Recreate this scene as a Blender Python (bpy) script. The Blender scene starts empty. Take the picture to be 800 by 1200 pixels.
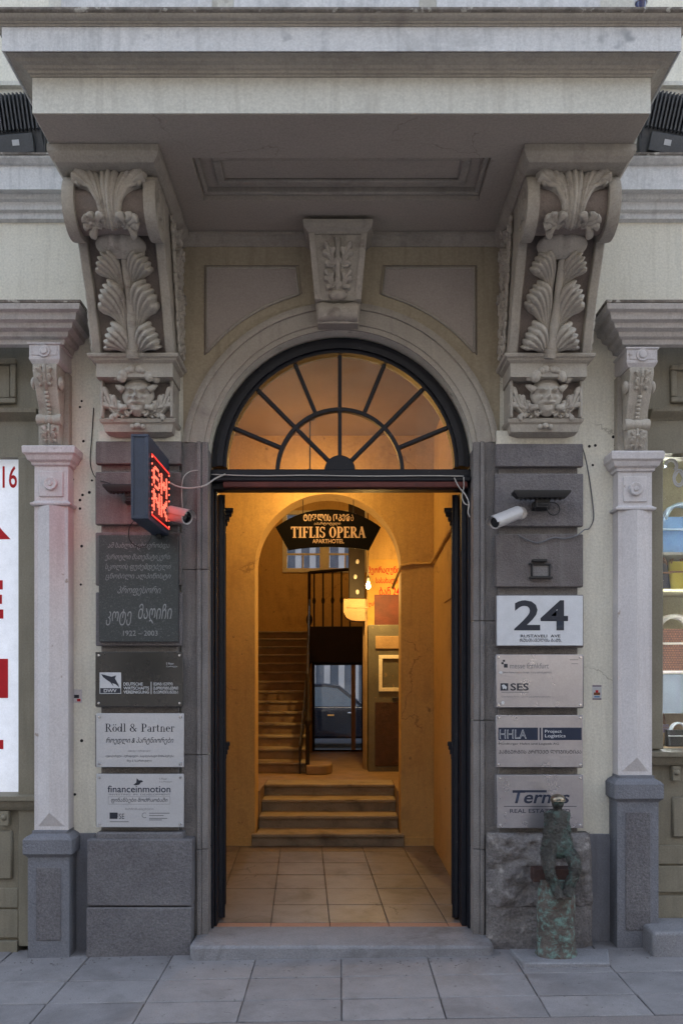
import bpy, math, random
from mathutils import Vector, Matrix, noise

# ------------------------------------------------------------------ camera, sky, sun, exposure
SC = bpy.context.scene
COL = SC.collection
random.seed(11)
PI = math.pi
R = math.radians

EYE = 1.64          # camera height
DIST = 5.0          # camera to facade

cam_d = bpy.data.cameras.new('camera')
cam = bpy.data.objects.new('camera', cam_d)
COL.objects.link(cam)
cam.location = (0, -DIST, EYE)
cam.rotation_euler = (R(90), 0, 0)
cam_d.lens = 30.0
cam_d.sensor_width = 36.0
cam_d.shift_y = 190 / 1200
cam_d.clip_end = 500
SC.camera = cam

SUN_EL, SUN_AZ = 16, 25     # low evening sun behind the building, to its right
world = bpy.data.worlds.new('World')
SC.world = world
world.use_nodes = True
wn = world.node_tree.nodes
wl = world.node_tree.links
wn.clear()
w_out = wn.new('ShaderNodeOutputWorld')
w_bg = wn.new('ShaderNodeBackground')
w_sky = wn.new('ShaderNodeTexSky')
w_sky.sky_type = 'NISHITA'
w_sky.sun_disc = False
w_sky.sun_elevation = R(SUN_EL)
w_sky.sun_rotation = R(SUN_AZ)
w_sky.air_density = 1.0
w_sky.dust_density = 3.0
w_sky.ozone_density = 1.0
w_hs = wn.new('ShaderNodeHueSaturation')
w_hs.inputs['Saturation'].default_value = 0.60
w_bg.inputs['Strength'].default_value = 0.15
wl.new(w_sky.outputs[0], w_hs.inputs['Color'])
wl.new(w_hs.outputs[0], w_bg.inputs['Color'])
wl.new(w_bg.outputs[0], w_out.inputs['Surface'])

sun_d = bpy.data.lights.new('sun', 'SUN')
sun_d.energy = 0.5
sun_d.angle = R(20)
sun_d.color = (1.0, 0.93, 0.85)
sun = bpy.data.objects.new('sun', sun_d)
COL.objects.link(sun)
_sv = Vector((math.sin(R(SUN_AZ)) * math.cos(R(SUN_EL)), math.cos(R(SUN_AZ)) * math.cos(R(SUN_EL)), math.sin(R(SUN_EL))))
sun.rotation_euler = (-_sv).to_track_quat('-Z', 'Y').to_euler()
sun.location = (3, 12, 14)

vs = SC.view_settings
vs.view_transform = 'Standard'
vs.look = 'None'
vs.exposure = 2.84
vs.gamma = 1.0
vs.use_curve_mapping = False
SC.cycles.use_denoising = True
SC.cycles.max_bounces = 6
SC.cycles.diffuse_bounces = 4
SC.cycles.transparent_max_bounces = 12
SC.cycles.sample_clamp_indirect = 6.0
SC.cycles.caustics_reflective = False
SC.cycles.caustics_refractive = False


# a point of the place seen at photo column / row, at depth Y behind the facade plane
def wx(px, Y=0.0):
    return (px - 400) / 1000 * (DIST + Y)


def wz(py, Y=0.0):
    return EYE + (790 - py) / 1000 * (DIST + Y)


def gz(x):                      # the pavement climbs gently to the right
    return 0.055 + 0.017 * x


# ------------------------------------------------------------------ materials
def _mat(name):
    m = bpy.data.materials.new(name)
    m.use_nodes = True
    nt = m.node_tree
    b = nt.nodes['Principled BSDF']
    return m, nt, b


def _noise(nt, scale, detail=4, rough=0.6, stretch=None, coord='Object', dist=0.0):
    tc = nt.nodes.new('ShaderNodeTexCoord')
    mp = nt.nodes.new('ShaderNodeMapping')
    if stretch:
        mp.inputs['Scale'].default_value = stretch
    n = nt.nodes.new('ShaderNodeTexNoise')
    n.inputs['Scale'].default_value = scale
    n.inputs['Detail'].default_value = detail
    n.inputs['Roughness'].default_value = rough
    n.inputs['Distortion'].default_value = dist
    nt.links.new(tc.outputs[coord], mp.inputs[0])
    nt.links.new(mp.outputs[0], n.inputs['Vector'])
    return n


def _ramp(nt, src, p0, p1, c0=(0, 0, 0, 1), c1=(1, 1, 1, 1)):
    r = nt.nodes.new('ShaderNodeValToRGB')
    r.color_ramp.elements[0].position = p0
    r.color_ramp.elements[1].position = p1
    r.color_ramp.elements[0].color = c0
    r.color_ramp.elements[1].color = c1
    nt.links.new(src, r.inputs[0])
    return r.outputs[0]


def _mix(nt, fac, a, b, mode='MIX'):
    m = nt.nodes.new('ShaderNodeMix')
    m.data_type = 'RGBA'
    m.blend_type = mode
    for s, v in ((m.inputs[0], fac), (m.inputs[6], a), (m.inputs[7], b)):
        if hasattr(v, 'is_linked'):
            nt.links.new(v, s)
        elif isinstance(v, (int, float)):
            s.default_value = v
        else:
            s.default_value = (*v, 1)[:4]
    return m.outputs[2]


def surf(name, col, col2=None, scale=3.0, rough=0.8, bump=0.15, bscale=60.0, streak=None, streak_amt=0.5,
         spots=None, spot_scale=30.0, spot_lo=0.62, spot_hi=0.7, metallic=0.0, grain=0.12, big_bump=0.0, spec=0.3,
         stain=None, stain_scale=1.2, stain_lo=0.55, stain_hi=0.75, rough_var=0.0):
    """weathered surface: two tones in a broad noise, fine grain, optional rain streaks, stains and spots"""
    m, nt, b = _mat(name)
    col2 = col2 or tuple(c * 0.8 for c in col)
    n1 = _noise(nt, scale, 6, 0.65)
    c = _mix(nt, _ramp(nt, n1.outputs[0], 0.32, 0.68), col, col2)
    if grain:
        ng = _noise(nt, bscale * 1.7, 3, 0.7)
        g = _ramp(nt, ng.outputs[0], 0.3, 0.7, (1 - grain,) * 3 + (1,), (1 + grain,) * 3 + (1,))
        c = _mix(nt, 1.0, c, g, 'MULTIPLY')
    if stain:
        nn = _noise(nt, stain_scale, 8, 0.7, dist=0.4)
        f = _ramp(nt, nn.outputs[0], stain_lo, stain_hi)
        c = _mix(nt, f, c, stain)
    if streak:
        ns = _noise(nt, 5.0, 5, 0.65, stretch=(4.0, 4.0, 0.35))
        f = _ramp(nt, ns.outputs[0], 0.5, 0.78, c1=(streak_amt,) * 3 + (1,))
        c = _mix(nt, f, c, streak)
    if spots:
        np_ = _noise(nt, spot_scale, 3, 0.55)
        f = _ramp(nt, np_.outputs[0], spot_lo, spot_hi)
        c = _mix(nt, f, c, spots)
    nt.links.new(c, b.inputs['Base Color'])
    b.inputs['Roughness'].default_value = rough
    b.inputs['Metallic'].default_value = metallic
    b.inputs['Specular IOR Level'].default_value = spec
    if rough_var:
        nr = _noise(nt, 7.0, 5, 0.6)
        mr = nt.nodes.new('ShaderNodeMapRange')
        mr.inputs[3].default_value = max(0.02, rough - rough_var)
        mr.inputs[4].default_value = rough + rough_var
        nt.links.new(nr.outputs[0], mr.inputs[0])
        nt.links.new(mr.outputs[0], b.inputs['Roughness'])
    if bump:
        nb = _noise(nt, bscale, 5, 0.65)
        src = nb.outputs[0]
        if big_bump:
            n3 = _noise(nt, bscale * 0.16, 4, 0.6)
            ma = nt.nodes.new('ShaderNodeMath')
            ma.operation = 'MULTIPLY_ADD'
            ma.inputs[1].default_value = big_bump
            nt.links.new(n3.outputs[0], ma.inputs[0])
            nt.links.new(src, ma.inputs[2])
            src = ma.outputs[0]
        bp = nt.nodes.new('ShaderNodeBump')
        bp.inputs['Strength'].default_value = bump
        bp.inputs['Distance'].default_value = 0.02
        nt.links.new(src, bp.inputs['Height'])
        nt.links.new(bp.outputs[0], b.inputs['Normal'])
    return m


def flat(name, col, rough=0.6, metallic=0.0, spec=0.3):
    return surf(name, col, tuple(c * 0.85 for c in col), scale=9, rough=rough, bump=0.03, bscale=90, metallic=metallic, grain=0.06, spec=spec)


def glow(name, col, strength):
    m, nt, b = _mat(name)
    b.inputs['Base Color'].default_value = (*col, 1)
    b.inputs['Emission Color'].default_value = (*col, 1)
    b.inputs['Emission Strength'].default_value = strength
    return m


def glass(name, tint=(1, 1, 1), dust=0.12, dust_col=(0.5, 0.48, 0.44), refl=0.06, rough=0.03):
    """thin window glass: see-through with a gloss and a film of dust"""
    m, nt, b = _mat(name)
    nt.nodes.remove(b)
    out = nt.nodes['Material Output']
    tr = nt.nodes.new('ShaderNodeBsdfTransparent')
    tr.inputs[0].default_value = (*tint, 1)
    gl = nt.nodes.new('ShaderNodeBsdfGlossy')
    gl.inputs['Roughness'].default_value = rough
    df = nt.nodes.new('ShaderNodeBsdfDiffuse')
    df.inputs[0].default_value = (*dust_col, 1)
    fr = nt.nodes.new('ShaderNodeFresnel')
    fr.inputs[0].default_value = 1.45
    mg = nt.nodes.new('ShaderNodeMixShader')
    nt.links.new(fr.outputs[0], mg.inputs[0])
    nt.links.new(tr.outputs[0], mg.inputs[1])
    nt.links.new(gl.outputs[0], mg.inputs[2])
    nn = _noise(nt, 6.0, 5, 0.7)
    f = _ramp(nt, nn.outputs[0], 0.25, 0.8, c0=(dust * 0.5,) * 3 + (1,), c1=(dust * 1.6,) * 3 + (1,))
    md = nt.nodes.new('ShaderNodeMixShader')
    nt.links.new(f, md.inputs[0])
    nt.links.new(mg.outputs[0], md.inputs[1])
    nt.links.new(df.outputs[0], md.inputs[2])
    nt.links.new(md.outputs[0], out.inputs['Surface'])
    return m


M = {}
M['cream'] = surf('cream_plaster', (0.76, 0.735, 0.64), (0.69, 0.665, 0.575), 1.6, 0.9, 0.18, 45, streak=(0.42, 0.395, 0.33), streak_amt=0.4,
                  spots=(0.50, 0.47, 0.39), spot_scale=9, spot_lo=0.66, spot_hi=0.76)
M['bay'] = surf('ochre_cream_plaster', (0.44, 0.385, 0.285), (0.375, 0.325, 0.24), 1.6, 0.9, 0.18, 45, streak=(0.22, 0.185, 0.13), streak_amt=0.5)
M['display_grey'] = flat('blue_grey_display_board', (0.15, 0.175, 0.20), 0.5)
M['stucco'] = surf('grey_beige_stucco', (0.45, 0.415, 0.36), (0.37, 0.34, 0.295), 2.2, 0.88, 0.22, 55, streak=(0.20, 0.18, 0.165), streak_amt=0.4,
                   stain=(0.24, 0.21, 0.19), stain_scale=3.0, stain_lo=0.58, stain_hi=0.78)
M['soffit'] = surf('soffit_stucco', (0.47, 0.425, 0.37), (0.41, 0.37, 0.32), 1.5, 0.9, 0.15, 50,
                   stain=(0.20, 0.165, 0.14), stain_scale=5.0, stain_lo=0.66, stain_hi=0.78)
M['panel'] = surf('lilac_grey_stucco', (0.42, 0.375, 0.34), (0.37, 0.325, 0.295), 2.0, 0.9, 0.12, 60)
M['fascia'] = surf('white_fascia_paint', (0.70, 0.70, 0.70), (0.62, 0.625, 0.63), 1.4, 0.85, 0.10, 50, streak=(0.33, 0.34, 0.35), streak_amt=0.6, stain=(0.40, 0.405, 0.41), stain_scale=2.6, stain_lo=0.52, stain_hi=0.72,
                   spots=(0.36, 0.37, 0.39), spot_scale=7, spot_lo=0.64, spot_hi=0.74)
M['fascia2'] = surf('pale_fascia_paint', (0.66, 0.65, 0.585), (0.585, 0.575, 0.515), 1.4, 0.85, 0.10, 50, streak=(0.36, 0.34, 0.30), streak_amt=0.5, stain=(0.45, 0.435, 0.39), stain_scale=2.4, stain_lo=0.54, stain_hi=0.74)
M['cornice'] = surf('pale_cornice_paint', (0.53, 0.505, 0.49), (0.45, 0.425, 0.41), 3, 0.85, 0.15, 55, streak=(0.24, 0.215, 0.20), streak_amt=0.5, stain=(0.30, 0.27, 0.25), stain_scale=3.5, stain_lo=0.6, stain_hi=0.78)
M['weather'] = surf('weathered_edge', (0.30, 0.27, 0.24), (0.13, 0.115, 0.10), 14, 0.95, 0.5, 60, spots=(0.5, 0.48, 0.44), spot_scale=22, spot_lo=0.58, spot_hi=0.66)
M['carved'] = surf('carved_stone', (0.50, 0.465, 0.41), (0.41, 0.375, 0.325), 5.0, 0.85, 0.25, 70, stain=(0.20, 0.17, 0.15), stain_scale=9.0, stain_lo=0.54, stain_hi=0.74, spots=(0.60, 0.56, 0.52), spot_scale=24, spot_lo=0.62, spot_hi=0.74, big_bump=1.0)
M['carved_dark'] = surf('carved_stone_ground', (0.30, 0.255, 0.23), (0.22, 0.185, 0.165), 6.0, 0.9, 0.25, 70)  # brown ground, coloured darker to paint in shade between the carved leaves
M['basalt'] = surf('dark_basalt', (0.20, 0.185, 0.19), (0.14, 0.13, 0.135), 5, 0.85, 0.5, 90, grain=0.35, streak=(0.22, 0.205, 0.20), streak_amt=0.4,
                   spots=(0.30, 0.285, 0.28), spot_scale=26, spot_lo=0.70, spot_hi=0.78, big_bump=1.5)
M['basalt_b'] = surf('dark_basalt_lighter', (0.235, 0.22, 0.222), (0.165, 0.155, 0.158), 7, 0.85, 0.55, 80, grain=0.35, stain=(0.13, 0.12, 0.12), stain_scale=4.0, stain_lo=0.55, stain_hi=0.72, spots=(0.36, 0.345, 0.33), spot_scale=19, spot_lo=0.68, spot_hi=0.76, big_bump=2.0)
M['basalt_c'] = surf('brownish_basalt', (0.185, 0.165, 0.16), (0.125, 0.11, 0.108), 4, 0.85, 0.5, 100, grain=0.3, streak=(0.28, 0.26, 0.25), streak_amt=0.5, big_bump=1.2)
M['basalt2'] = surf('brown_basalt', (0.235, 0.22, 0.215), (0.16, 0.15, 0.148), 4, 0.8, 0.4, 80, grain=0.3, streak=(0.29, 0.275, 0.265), streak_amt=0.55)
M['rough_stone'] = surf('rough_plinth_stone', (0.20, 0.185, 0.18), (0.12, 0.11, 0.112), 7, 0.92, 0.8, 42, grain=0.3, spots=(0.33, 0.31, 0.30), spot_scale=13, spot_lo=0.60, spot_hi=0.72, big_bump=2.0)
M['plinth'] = surf('grey_plinth_stone', (0.165, 0.16, 0.17), (0.12, 0.115, 0.125), 4, 0.9, 0.55, 60, grain=0.3, big_bump=1.2)
M['pedestal'] = surf('painted_grey_pedestal', (0.185, 0.19, 0.215), (0.145, 0.15, 0.17), 4, 0.85, 0.4, 70, grain=0.2)
M['dado'] = surf('blue_grey_dado', (0.22, 0.225, 0.255), (0.16, 0.165, 0.19), 2.5, 0.88, 0.2, 50, streak=(0.10, 0.10, 0.115), streak_amt=0.5)
M['lilac'] = surf('lilac_white_paint', (0.60, 0.575, 0.58), (0.52, 0.495, 0.505), 3, 0.7, 0.10, 60, streak=(0.36, 0.32, 0.31), streak_amt=0.4,
                  spots=(0.33, 0.28, 0.25), spot_scale=16, spot_lo=0.69, spot_hi=0.75)
M['olive'] = surf('olive_shop_paint', (0.235, 0.215, 0.165), (0.19, 0.172, 0.13), 3, 0.6, 0.08, 60, streak=(0.12, 0.11, 0.085), streak_amt=0.5)
M['navy'] = surf('navy_door_paint', (0.010, 0.012, 0.019), (0.007, 0.008, 0.013), 4, 0.5, 0.12, 45, spec=0.3, spots=(0.07, 0.065, 0.065), spot_scale=30, spot_lo=0.70, spot_hi=0.76)
M['redwood'] = surf('red_brown_board', (0.13, 0.035, 0.028), (0.075, 0.025, 0.022), 8, 0.6, 0.2, 70)
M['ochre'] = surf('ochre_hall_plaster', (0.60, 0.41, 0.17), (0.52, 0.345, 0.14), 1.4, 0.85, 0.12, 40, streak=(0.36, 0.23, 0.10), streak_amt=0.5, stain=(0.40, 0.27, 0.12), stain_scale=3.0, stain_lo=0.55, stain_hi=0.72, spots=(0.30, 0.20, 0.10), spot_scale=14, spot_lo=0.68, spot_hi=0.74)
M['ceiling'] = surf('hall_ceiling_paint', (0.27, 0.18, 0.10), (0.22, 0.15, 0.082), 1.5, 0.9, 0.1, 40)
M['hall_tile'] = surf('worn_hall_tile', (0.225, 0.192, 0.17), (0.165, 0.138, 0.118), 3.2, 0.4, 0.06, 50, spec=0.45, stain=(0.085, 0.065, 0.05), stain_scale=3.2, stain_lo=0.50, stain_hi=0.72, rough_var=0.12)


def add_cracks(m, col=(0.05, 0.035, 0.025), scale=2.3, width=0.014, lo=0.58, hi=0.61):
    nt = m.node_tree
    b = nt.nodes['Principled BSDF']
    src = b.inputs['Base Color'].links[0].from_socket
    tc = nt.nodes.new('ShaderNodeTexCoord')
    nz = _noise(nt, 6.0, 4, 0.6)
    ad = nt.nodes.new('ShaderNodeMix'); ad.data_type = 'RGBA'; ad.blend_type = 'ADD'
    ad.inputs[0].default_value = 0.22
    nt.links.new(tc.outputs['Object'], ad.inputs[6]); nt.links.new(nz.outputs['Color'], ad.inputs[7])
    v = nt.nodes.new('ShaderNodeTexVoronoi'); v.feature = 'DISTANCE_TO_EDGE'; v.inputs['Scale'].default_value = scale
    nt.links.new(ad.outputs[2], v.inputs['Vector'])
    f1 = _ramp(nt, v.outputs['Distance'], width * 0.4, width, (1, 1, 1, 1), (0, 0, 0, 1))
    n2 = _noise(nt, 1.7, 3, 0.6)
    f2 = _ramp(nt, n2.outputs[0], lo, hi)
    f = _mix(nt, 1.0, f1, f2, 'MULTIPLY')
    nt.links.new(_mix(nt, f, src, col), b.inputs['Base Color'])


add_cracks(M['hall_tile'])
add_cracks(M['fascia2'], (0.30, 0.285, 0.25), 1.1, 0.006, 0.56, 0.6)
add_cracks(M['soffit'], (0.30, 0.265, 0.23), 1.3, 0.005, 0.56, 0.6)
add_cracks(M['ochre'], (0.30, 0.19, 0.09), 1.2, 0.006, 0.55, 0.6)
add_cracks(M['cream'], (0.40, 0.37, 0.30), 1.3, 0.005, 0.56, 0.6)
M['terracotta'] = surf('terracotta_strip', (0.40, 0.215, 0.15), (0.30, 0.16, 0.11), 5, 0.7, 0.15, 60)
M['step'] = surf('stair_stone', (0.34, 0.285, 0.215), (0.23, 0.19, 0.14), 4, 0.75, 0.2, 60, stain=(0.14, 0.11, 0.085), stain_scale=4, stain_lo=0.52, stain_hi=0.72)
M['step_wood'] = surf('worn_stair_wood', (0.30, 0.21, 0.13), (0.19, 0.13, 0.08), 6, 0.6, 0.15, 60)
M['dark'] = surf('dark_brown_wood', (0.022, 0.016, 0.013), (0.014, 0.010, 0.009), 6, 0.6, 0.1, 60)
M['iron'] = flat('black_iron', (0.02, 0.02, 0.022), 0.5, 0.3, 0.5)
M['bronze'] = surf('verdigris_bronze', (0.10, 0.097, 0.09), (0.045, 0.043, 0.04), 16, 0.4, 0.9, 70, metallic=0.6, stain=(0.12, 0.20, 0.18), stain_scale=15, stain_lo=0.50, stain_hi=0.68, big_bump=1.0, rough_var=0.15)
M['bronze_cap'] = surf('polished_bronze', (0.30, 0.255, 0.19), (0.18, 0.15, 0.11), 12, 0.28, 0.1, 60, metallic=0.9)
M['verdigris'] = surf('verdigris_column', (0.15, 0.13, 0.115), (0.07, 0.06, 0.055), 18, 0.8, 0.9, 50, stain=(0.165, 0.265, 0.24), stain_scale=24, stain_lo=0.48, stain_hi=0.62, spots=(0.10, 0.045, 0.03), spot_scale=20, spot_lo=0.62, spot_hi=0.72, big_bump=1.5)
M['rust'] = surf('rusty_plate', (0.075, 0.04, 0.035), (0.045, 0.028, 0.026), 12, 0.7, 0.3, 70, metallic=0.2)
M['granite'] = surf('speckled_granite', (0.036, 0.043, 0.046), (0.026, 0.031, 0.034), 6, 0.42, 0.05, 90, grain=0.5, spots=(0.085, 0.098, 0.098), spot_scale=120, spot_lo=0.58, spot_hi=0.68, spec=0.5)
M['engrave'] = flat('pale_engraving', (0.29, 0.30, 0.305), 0.8)
M['acrylic'] = surf('black_acrylic', (0.012, 0.013, 0.015), (0.02, 0.02, 0.021), 3, 0.10, 0.0, 60, spec=0.6, grain=0.0, rough_var=0.05)
M['alu'] = surf('brushed_aluminium', (0.52, 0.53, 0.56), (0.47, 0.48, 0.51), 2.2, 0.45, 0.04, 80, metallic=0.55, grain=0.06, rough_var=0.1)
M['steel'] = surf('polished_steel_plate', (0.40, 0.395, 0.43), (0.32, 0.315, 0.345), 2.6, 0.30, 0.03, 60, metallic=0.8, grain=0.05, rough_var=0.12)
M['white'] = flat('white_enamel', (0.62, 0.64, 0.68), 0.35, 0, 0.5)
M['ink'] = flat('dark_ink', (0.028, 0.032, 0.045), 0.5)
M['inkgrey'] = flat('grey_ink', (0.17, 0.175, 0.19), 0.6)
M['inkwhite'] = flat('white_print', (0.55, 0.56, 0.58), 0.6)
M['inkblue'] = flat('navy_print', (0.020, 0.028, 0.055), 0.5)
M['screw'] = flat('screw_chrome', (0.65, 0.65, 0.66), 0.25, 0.9, 0.5)
M['joint'] = surf('dark_joint_mortar', (0.165, 0.155, 0.152), (0.11, 0.103, 0.10), 8, 0.95, 0.4, 60)
M['pave'] = surf('grey_paving_slab', (0.26, 0.25, 0.258), (0.205, 0.197, 0.205), 6.0, 0.75, 0.25, 110, grain=0.16, stain=(0.15, 0.142, 0.145), stain_scale=2.2, stain_lo=0.50, stain_hi=0.75, rough_var=0.1, spots=(0.10, 0.096, 0.096), spot_scale=34, spot_lo=0.66, spot_hi=0.75)
M['pave2'] = surf('grey_paving_slab_darker', (0.235, 0.227, 0.236), (0.185, 0.178, 0.186), 5.0, 0.75, 0.25, 110, grain=0.16, stain=(0.135, 0.128, 0.132), stain_scale=2.5, stain_lo=0.48, stain_hi=0.75, rough_var=0.1, spots=(0.10, 0.095, 0.095), spot_scale=30, spot_lo=0.66, spot_hi=0.75)
M['kerb'] = surf('brown_paving', (0.21, 0.19, 0.188), (0.17, 0.155, 0.155), 3, 0.85, 0.3, 90, grain=0.2)
M['asphalt'] = surf('asphalt', (0.052, 0.052, 0.054), (0.04, 0.04, 0.042), 1.5, 0.9, 0.4, 130, grain=0.3)
M['doorstep'] = surf('doorstep_granite', (0.25, 0.25, 0.268), (0.19, 0.19, 0.205), 4, 0.8, 0.35, 70, grain=0.22, stain=(0.11, 0.105, 0.11), stain_scale=3, stain_lo=0.55, stain_hi=0.75)
M['led_box'] = surf('navy_sign_case', (0.035, 0.05, 0.085), (0.025, 0.036, 0.062), 5, 0.4, 0.05, 60, spec=0.5)
M['led_face'] = flat('dark_red_led_face', (0.055, 0.004, 0.006), 0.35)
M['led'] = glow('lit_red_led', (1.0, 0.15, 0.09), 0.28)
M['led_dim'] = glow('lit_red_led_border', (1.0, 0.05, 0.035), 0.16)
M['red'] = flat('red_print', (0.52, 0.012, 0.02), 0.6)
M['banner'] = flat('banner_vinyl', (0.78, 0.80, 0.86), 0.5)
_b = M['banner'].node_tree.nodes['Principled BSDF']       # weak emission added to make the vinyl sheet brighter
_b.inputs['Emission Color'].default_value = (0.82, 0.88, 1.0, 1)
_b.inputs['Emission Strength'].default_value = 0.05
M['cable_w'] = flat('white_cable', (0.50, 0.48, 0.45), 0.6)
M['cable_b'] = flat('dark_cable', (0.03, 0.03, 0.032), 0.6)
M['cam_w'] = flat('white_camera_housing', (0.55, 0.53, 0.53), 0.35, 0.1, 0.5)
M['lens'] = flat('black_lens', (0.006, 0.006, 0.008), 0.08, 0, 0.6)
M['fan_glass'] = glass('dusty_fanlight_glass', (0.95, 0.90, 0.82), 0.035, (0.36, 0.27, 0.17))
M['shop_glass'] = glass('shop_window_glass', (0.97, 0.98, 0.98), 0.03)
M['door_glass'] = glass('rear_door_glass', (0.85, 0.90, 0.97), 0.02)
M['bulb'] = glow('lit_bulb', (1.0, 0.62, 0.20), 14.0)
M['lamp_globe'] = glow('lit_wall_lamp', (1.0, 0.60, 0.20), 8.0)
M['wood'] = surf('light_wood', (0.36, 0.25, 0.14), (0.27, 0.18, 0.10), 7, 0.6, 0.15, 60)
M['hole'] = flat('dark_hole', (0.02, 0.02, 0.02), 0.95)


# ------------------------------------------------------------------ mesh builders
class MB:
    def __init__(s):
        s.v, s.f = [], []

    def add(s, vs, fs):
        o = len(s.v)
        s.v += [tuple(p) for p in vs]
        s.f += [tuple(i + o for i in f) for f in fs]
        return s

    def box(s, x0, x1, y0, y1, z0, z1):
        if x0 > x1: x0, x1 = x1, x0
        if y0 > y1: y0, y1 = y1, y0
        if z0 > z1: z0, z1 = z1, z0
        vs = [(x0, y0, z0), (x1, y0, z0), (x1, y1, z0), (x0, y1, z0), (x0, y0, z1), (x1, y0, z1), (x1, y1, z1), (x0, y1, z1)]
        return s.add(vs, [(0, 3, 2, 1), (4, 5, 6, 7), (0, 1, 5, 4), (1, 2, 6, 5), (2, 3, 7, 6), (3, 0, 4, 7)])

    def prism(s, poly, axis, a0, a1):
        """polygon extruded along axis: 'x' polygon in (y,z), 'y' polygon in (x,z), 'z' polygon in (x,y)"""
        def P(p, a):
            return (a, p[0], p[1]) if axis == 'x' else (p[0], a, p[1]) if axis == 'y' else (p[0], p[1], a)
        n = len(poly)
        vs = [P(p, a0) for p in poly] + [P(p, a1) for p in poly]
        fs = [tuple(range(n)), tuple(range(2 * n - 1, n - 1, -1))]
        fs += [(i, i + n, (i + 1) % n + n, (i + 1) % n) for i in range(n)]
        return s.add(vs, fs)

    def band(s, a, b, axis, d0, d1):
        """strip between two 2D polylines of the same length, given thickness along axis"""
        def P(p, d):
            return (d, p[0], p[1]) if axis == 'x' else (p[0], d, p[1])
        n = len(a)
        vs = [P(p, d0) for p in a] + [P(p, d0) for p in b] + [P(p, d1) for p in a] + [P(p, d1) for p in b]
        fs = []
        for i in range(n - 1):
            fs += [(i, i + 1, n + i + 1, n + i), (2 * n + i, 3 * n + i, 3 * n + i + 1, 2 * n + i + 1),
                   (i, 2 * n + i, 2 * n + i + 1, i + 1), (n + i, n + i + 1, 3 * n + i + 1, 3 * n + i)]
        fs += [(0, n, 3 * n, 2 * n), (n - 1, 3 * n - 1, 4 * n - 1, 2 * n - 1)]
        return s.add(vs, fs)

    def sweep(s, prof, path, closed=False, cap=True):
        """moulding: profile of (out, z) run along a plan path of (x, y); out is to the right of travel"""
        n = len(path)
        segs = []
        for i in range(n if closed else n - 1):
            a, b = path[i], path[(i + 1) % n]
            d = Vector((b[0] - a[0], b[1] - a[1])).normalized()
            segs.append(Vector((d.y, -d.x)))
        offs = []
        for i in range(n):
            if closed:
                n0, n1 = segs[i - 1], segs[i]
            else:
                n0, n1 = segs[max(0, i - 1)], segs[min(i, n - 2)]
            m = n0 + n1
            m = m / max(1e-6, (1 + n0.dot(n1)))
            offs.append(m)
        k = len(prof)
        vs = []
        for i in range(n):
            for (o, z) in prof:
                vs.append((path[i][0] + offs[i].x * o, path[i][1] + offs[i].y * o, z))
        fs = []
        for i in range(n if closed else n - 1):
            j = (i + 1) % n
            for q in range(k - 1):
                fs.append((i * k + q, i * k + q + 1, j * k + q + 1, j * k + q))
            if not closed:
                fs.append((i * k + k - 1, i * k, j * k, j * k + k - 1))
        if closed and cap:
            fs.append(tuple(i * k for i in range(n)))
            fs.append(tuple(i * k + k - 1 for i in range(n - 1, -1, -1)))
        elif cap:
            fs.append(tuple(range(k - 1, -1, -1)))
            fs.append(tuple((n - 1) * k + q for q in range(k)))
        return s.add(vs, fs)

    def column(s, x0, x1, y0, y1, prof):
        """rectangular stack: profile (out, z) around a rectangle in plan"""
        return s.sweep(prof, [(x0, y0), (x0, y1), (x1, y1), (x1, y0)][::-1], closed=True)

    def tube(s, pts, rad, seg=8, caps=True):
        pts = [Vector(p) for p in pts]
        n = len(pts)
        rads = rad if isinstance(rad, (list, tuple)) else [rad] * n
        up = None
        vs = []
        for i, p in enumerate(pts):
            t = (pts[min(i + 1, n - 1)] - pts[max(i - 1, 0)])
            t = t.normalized() if t.length > 1e-9 else Vector((0, 0, 1))
            if up is None:
                up = Vector((0, 0, 1)) if abs(t.z) < 0.9 else Vector((1, 0, 0))
            u = t.cross(up)
            u = u.normalized() if u.length > 1e-6 else t.orthogonal().normalized()
            w = u.cross(t).normalized()
            up = w
            for k in range(seg):
                a = 2 * PI * k / seg
                vs.append(p + (u * math.cos(a) + w * math.sin(a)) * rads[i])
        fs = []
        for i in range(n - 1):
            for k in range(seg):
                fs.append((i * seg + k, i * seg + (k + 1) % seg, (i + 1) * seg + (k + 1) % seg, (i + 1) * seg + k))
        if caps:
            fs.append(tuple(range(seg - 1, -1, -1)))
            fs.append(tuple((n - 1) * seg + k for k in range(seg)))
        return s.add(vs, fs)

    def lathe(s, prof, c, axis='z', seg=20, sx=1.0, sy=1.0):
        """profile of (radius, height) turned about an axis through c"""
        vs = []
        for (r, h) in prof:
            for k in range(seg):
                a = 2 * PI * k / seg
                p, q = r * math.cos(a) * sx, r * math.sin(a) * sy
                vs.append((c[0] + p, c[1] + q, c[2] + h) if axis == 'z' else
                          (c[0] + p, c[1] - h, c[2] + q) if axis == 'y' else (c[0] + h, c[1] + p, c[2] + q))
        fs = []
        for i in range(len(prof) - 1):
            for k in range(seg):
                fs.append((i * seg + k, i * seg + (k + 1) % seg, (i + 1) * seg + (k + 1) % seg, (i + 1) * seg + k))
        fs.append(tuple(range(seg - 1, -1, -1)))
        fs.append(tuple((len(prof) - 1) * seg + k for k in range(seg)))
        return s.add(vs, fs)

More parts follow.
